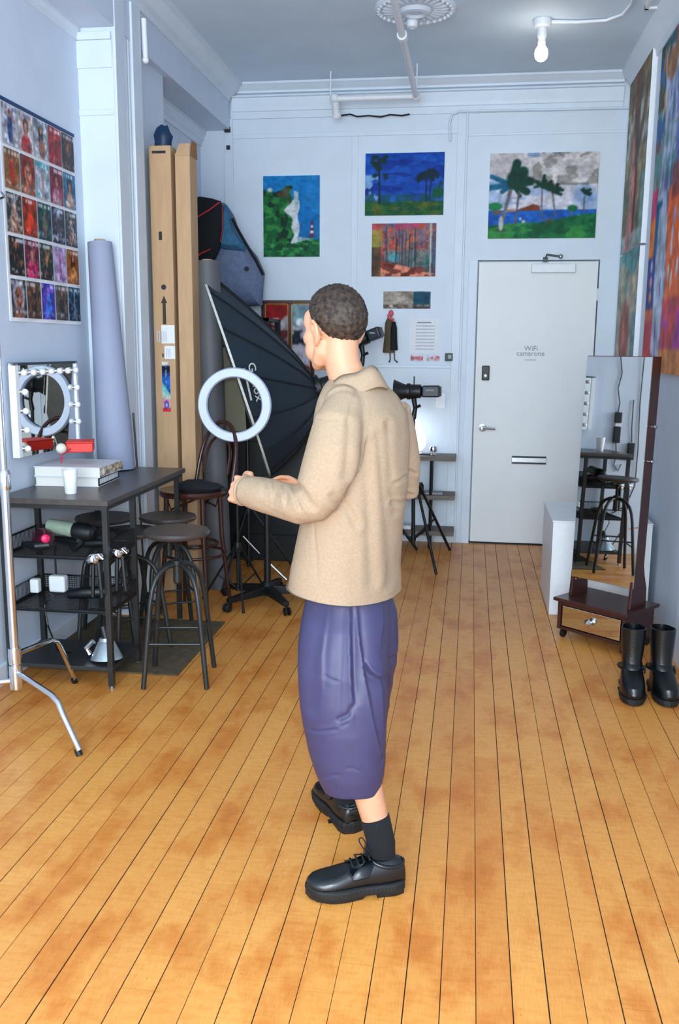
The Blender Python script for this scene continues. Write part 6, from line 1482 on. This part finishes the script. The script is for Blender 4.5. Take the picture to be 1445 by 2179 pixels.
# collar: standing band folded over
cn = nb+np.array([0.0, 0.0, 0.0])
cr = []
tl = -F*0.0
q = np.linspace(0.42, 2*math.pi-0.42, 40)
def cpt(a, r1, r2, z): return cn+F*(r1*math.cos(a)-0.012)+LF*(r2*math.sin(a))+UP*(z-0.030*math.cos(a))
rows = [(0.086, 0.082, -0.075), (0.076, 0.072, -0.035), (0.071, 0.067, 0.004), (0.073, 0.069, 0.011), (0.084, 0.080, -0.006), (0.108, 0.104, -0.046), (0.105, 0.101, -0.051), (0.084, 0.080, -0.030)]
Vc = []; Fc = []
for (r1, r2, z) in rows:
    for a in q: Vc.append(cpt(a, r1, r2, z+0.004*math.sin(5*a)))
m = len(q); R_ = len(rows)
for i in range(R_):
    for j in range(m-1): Fc.append((i*m+j, i*m+j+1, ((i+1) % R_)*m+j+1, ((i+1) % R_)*m+j))
Fc += [tuple(i*m for i in range(R_)), tuple(i*m+m-1 for i in range(R_-1, -1, -1))]
MB().add(Vc, Fc).build('collar', SHIRTM, sh_o, 'all')
MB().tube([wrL+fwL*0.028+frame_from(fwL)[:, 0]*0.043*math.cos(a)+frame_from(fwL)[:, 1]*0.043*math.sin(a) for a in np.arange(24)*math.pi/12], 0.005, 6, closed=True).build('cuff', SHIRTM, sh_o, 'all')

# --- trousers
T = MB()
rings = []
for (y, xl, xr, yy, b) in ((1190, 668, 815, 2.69, 0.13), (1240, 662, 818, 2.685, 0.15), (1285, 650, 826, 2.67, 0.165), (1320, 641, 831, 2.65, 0.172), (1370, 637, 828, 2.62, 0.165), (1420, 637, 826, 2.585, 0.145), (1480, 641, 827, 2.57, 0.142), (1540, 648, 824, 2.555, 0.135), (1600, 660, 821, 2.545, 0.125), (1640, 673, 817, 2.535, 0.112), (1664, 684, 812, 2.53, 0.10), (1680, 692, 808, 2.525, 0.088)):
    a = at(xl, y, yy); b2 = at(xr, y, yy); c = (a+b2)/2
    rings.append(ring_at(c, (b2[0]-a[0])/2, b*0.8, np.array([1.0, 0, 0]), np.array([0, 1.0, 0]), 48, 0.9, np.array([0.03, 0.0, 0]) if y > 1650 else None))
T.loft(rings)
rings = []
for (y, xl, xr, yy, b) in ((1190, 690, 815, 2.72, 0.10), (1250, 700, 828, 2.735, 0.115), (1300, 700, 845, 2.76, 0.13), (1360, 690, 848, 2.77, 0.135), (1415, 690, 845, 2.78, 0.135), (1440, 690, 838, 2.79, 0.13), (1500, 680, 826, 2.81, 0.13), (1560, 680, 818, 2.83, 0.12), (1610, 690, 806, 2.83, 0.10), (1640, 694, 790, 2.83, 0.085)):
    a = at(xl, y, yy); b2 = at(xr, y, yy); c = (a+b2)/2
    rings.append(ring_at(c, (b2[0]-a[0])/2, b*0.8, np.array([1.0, 0, 0]), np.array([0, 1.0, 0]), 40, 0.9))
T.loft(rings)
trs = remesh_obj(T, 0.0045, 4); main_island(trs)
co, no = get_vn(trs); xz = co[:, [0, 2]]; front = np.clip(-no[:, 1]*2.0+0.5, 0, 1); disp = np.zeros(len(co))
fold([(736, 1300), (743, 1390), (748, 1460), (752, 1505)], 2.47, 0.030, 0.018)
crease([(752, 1500), (742, 1517), (724, 1525)], 2.47, 0.006, 0.008)
fold([(750, 1300), (763, 1380), (778, 1450), (792, 1530), (808, 1612)], 2.47, 0.024, 0.022)
fold([(842, 1428), (816, 1421), (802, 1406), (790, 1385)], 2.6, 0.028, 0.014)
fold([(814, 1430), (817, 1490), (820, 1580)], 2.52, 0.018, 0.02)
fold([(806, 1300), (812, 1345), (808, 1395)], 2.52, 0.008, 0.016)
fold([(690, 1320), (684, 1400), (688, 1480)], 2.47, 0.006, 0.03)
crease([(655, 1562), (680, 1559), (716, 1552)], 2.45, 0.0035, 0.004, 0.001)
crease([(690, 1445), (702, 1452), (716, 1455)], 2.45, 0.0035, 0.0035)
crease([(692, 1658), (704, 1650), (720, 1648)], 2.45, 0.0035, 0.0035); crease([(738, 1634), (750, 1632), (762, 1640)], 2.45, 0.003, 0.003); crease([(806, 1634), (818, 1626)], 2.46, 0.0035, 0.005)
crease([(728, 1546), (740, 1540)], 2.45, 0.003, 0.0025)
crease([(721, 1320), (722, 1500), (724, 1680)], 2.45, 0.0022, 0.0016)
crease([(675, 1320), (668, 1400), (664, 1500)], 2.48, 0.02, 0.004, 0.002)
nz = np.array([mnoise.noise(Vector((p[0]*7, p[1]*7, p[2]*3.0)))*0.006+mnoise.noise(Vector((p[0]*18, p[1]*18, p[2]*12)))*0.0014 for p in co])
set_v(trs, co+no*(disp+nz)[:, None])
tr_o = finish('trousers', trs, PANTM, man)
sm = tr_o.modifiers.new('smooth', 'SMOOTH'); sm.factor = 0.5; sm.iterations = 2

# --- socks
sk_t = knL+(ankL-knL)*0.80
MB().tube([ankL+(sk_t-ankL)*k for k in (1.0, 0.97, 0.7, 0.4, 0.1)]+[ankL-UP*0.03+fdL*0.005], [0.038, 0.0445, 0.044, 0.043, 0.043, 0.047], 24).build('sock', SOCKM, man, 'all')
sk_r = knR+(ankR-knR)*0.5
MB().tube([ankR+(sk_r-ankR)*k for k in (1.0, 0.7, 0.4, 0.1)]+[ankR-UP*0.03+fdR*0.005], [0.050, 0.047, 0.044, 0.042, 0.046], 24).build('sock', SOCKM, man, 'all')
# --- shoes
SHOEM = mat('polished_black_leather', rgb(8, 15, 19), 0.28, var=0.1, spec=0.6, bump=0.15, bscale=250)
def shoe(heel, fd, label):
    sd = np.array([-fd[1], fd[0], 0]); o = heel
    def w(p): return o+fd*p[0]+sd*p[1]+UP*p[2]
    Lh, Wd = 0.300, 0.112
    xs, ws = sole_outline(Lh, Wd, 36)
    def outl(z, g=0.0, x0=0.0, x1=9, rise=0.0):
        pts = [(min(max(x, x0), x1), wq+g*np.sign(wq), z+rise*max(0, (x-0.2))**2) for x, wq in zip(xs, ws)]
        pts += [(x, -y, z_) for x, y, z_ in pts[::-1]]
        return np.array([w(p) for p in pts])
    # upper: loft of cross sections along the foot
    M = MB(); rings = []
    secs = [(0.004, 0.030, 0.040, 0.086), (0.015, 0.034, 0.040, 0.100), (0.045, 0.041, 0.04, 0.108), (0.085, 0.043, 0.04, 0.108), (0.12, 0.043, 0.04, 0.106), (0.15, 0.045, 0.04, 0.098), (0.18, 0.050, 0.04, 0.086), (0.215, 0.053, 0.04, 0.076), (0.25, 0.050, 0.04, 0.070), (0.275, 0.040, 0.04, 0.066), (0.290, 0.025, 0.04, 0.058), (0.296, 0.010, 0.04, 0.050)]
    for (x, hw, z0, z1) in secs:
        R = []
        for a in np.linspace(0, math.pi, 19):
            ca, sa = math.cos(a), math.sin(a)
            R.append(w((x, hw*math.copysign(abs(ca)**0.72, ca), z0+(z1-z0)*abs(sa)**0.8)))
        R += [w((x, -hw*0.6, z0-0.004)), w((x, hw*0.6, z0-0.004))]
        rings.append(np.array(R))
    M.loft(rings)
    up = M.build('shoe', SHOEM, man, 'all', label=label)
    MB().loft([outl(0.012, 0.000, rise=0.9), outl(0.016, 0.004, rise=0.9), outl(0.030, 0.005, rise=0.7), outl(0.038, 0.003, rise=0.5), outl(0.042, -0.003, rise=0.4)]).build('sole', SOLE, up, True)
    MB().loft([outl(0.0, -0.001, 0.0, 0.092), outl(0.014, 0.002, 0.0, 0.096)]).build('heel', SOLE, up)
    MB().loft([outl(0.001, -0.003, 0.135, 9, rise=1.0), outl(0.014, 0.0, 0.125, 9, rise=0.9)]).build('tread', SOLE, up)
    # ridged welt
    rd = MB()
    for x, wq in list(zip(xs, ws))[2:-1]:
        for s in (-1, 1): rd.box(w((x, s*(wq+0.0045), 0.027+0.7*max(0, x-0.2)**2)), (0.0022, 0.004, 0.012), np.stack([fd, sd, UP], 1))
    r_ = rd.build('welt_ridges', SOLE, up)
    # collar opening edge, eyelet facing and laces
    MB().tube([w((0.058+0.052*math.cos(a), 0.036*math.sin(a), 0.100+0.010*math.cos(a)-0.010*abs(math.sin(a)))) for a in np.arange(32)*math.pi/16], 0.0062, 8, closed=True).build('padded_edge', SHOEM, up, 'all')
    for s in (-1, 1):
        MB().loft([np.array([w((x0+dx, s*y, z)) for x0, y, z in ((0.108, 0.030, 0.106), (0.112, 0.043, 0.083), (0.128, 0.047, 0.062))][::1]) if False else np.array([w(p) for p in ((0.104, s*0.014, 0.113), (0.104, s*0.036, 0.096), (0.118, s*0.046, 0.07), (0.165, s*0.05, 0.066), (0.178, s*0.034, 0.083), (0.172, s*0.010, 0.0935))])+UP*h for h in (0.0, 0.0035)]).build('facing', SHOEM, up, 'all')
        for k in range(4): MB().lathe([(0.0038, 0), (0.0038, 0.002), (0.0018, 0.002)], w((0.112+0.017*k, s*0.021, 0.1125-0.0055*k)), (sd*s*0.5+UP), 10).build('eyelet', GUN, up, True)
    for k in range(4):
        MB().tube([w((0.112+0.017*k, -0.022, 0.114-0.0055*k)), w((0.113+0.017*k, 0.0, 0.1195-0.006*k)), w((0.112+0.017*k, 0.022, 0.114-0.0055*k))], 0.0026, 6).build('lace', SOCKM, up, 'all')
    for s in (-1, 1):
        MB().tube(spl([w((0.108, 0, 0.118)), w((0.114, s*0.016, 0.140)), w((0.124, s*0.032, 0.153)), w((0.132, s*0.038, 0.144)), w((0.124, s*0.024, 0.128)), w((0.110, s*0.003, 0.118))]), 0.0018, 6).build('lace_bow', SOCKM, up, 'all')
    MB().tube(spl([w((0.108, 0, 0.118)), w((0.135, 0.02, 0.132)), w((0.165, 0.042, 0.146))]), 0.0018, 6).build('lace_end', SOCKM, up, 'all')
    return up
shoe(heelL, fdL, 'near shoe, flat on the floor'); shoe(heelR, fdR, 'far shoe, mostly under the trouser hem')
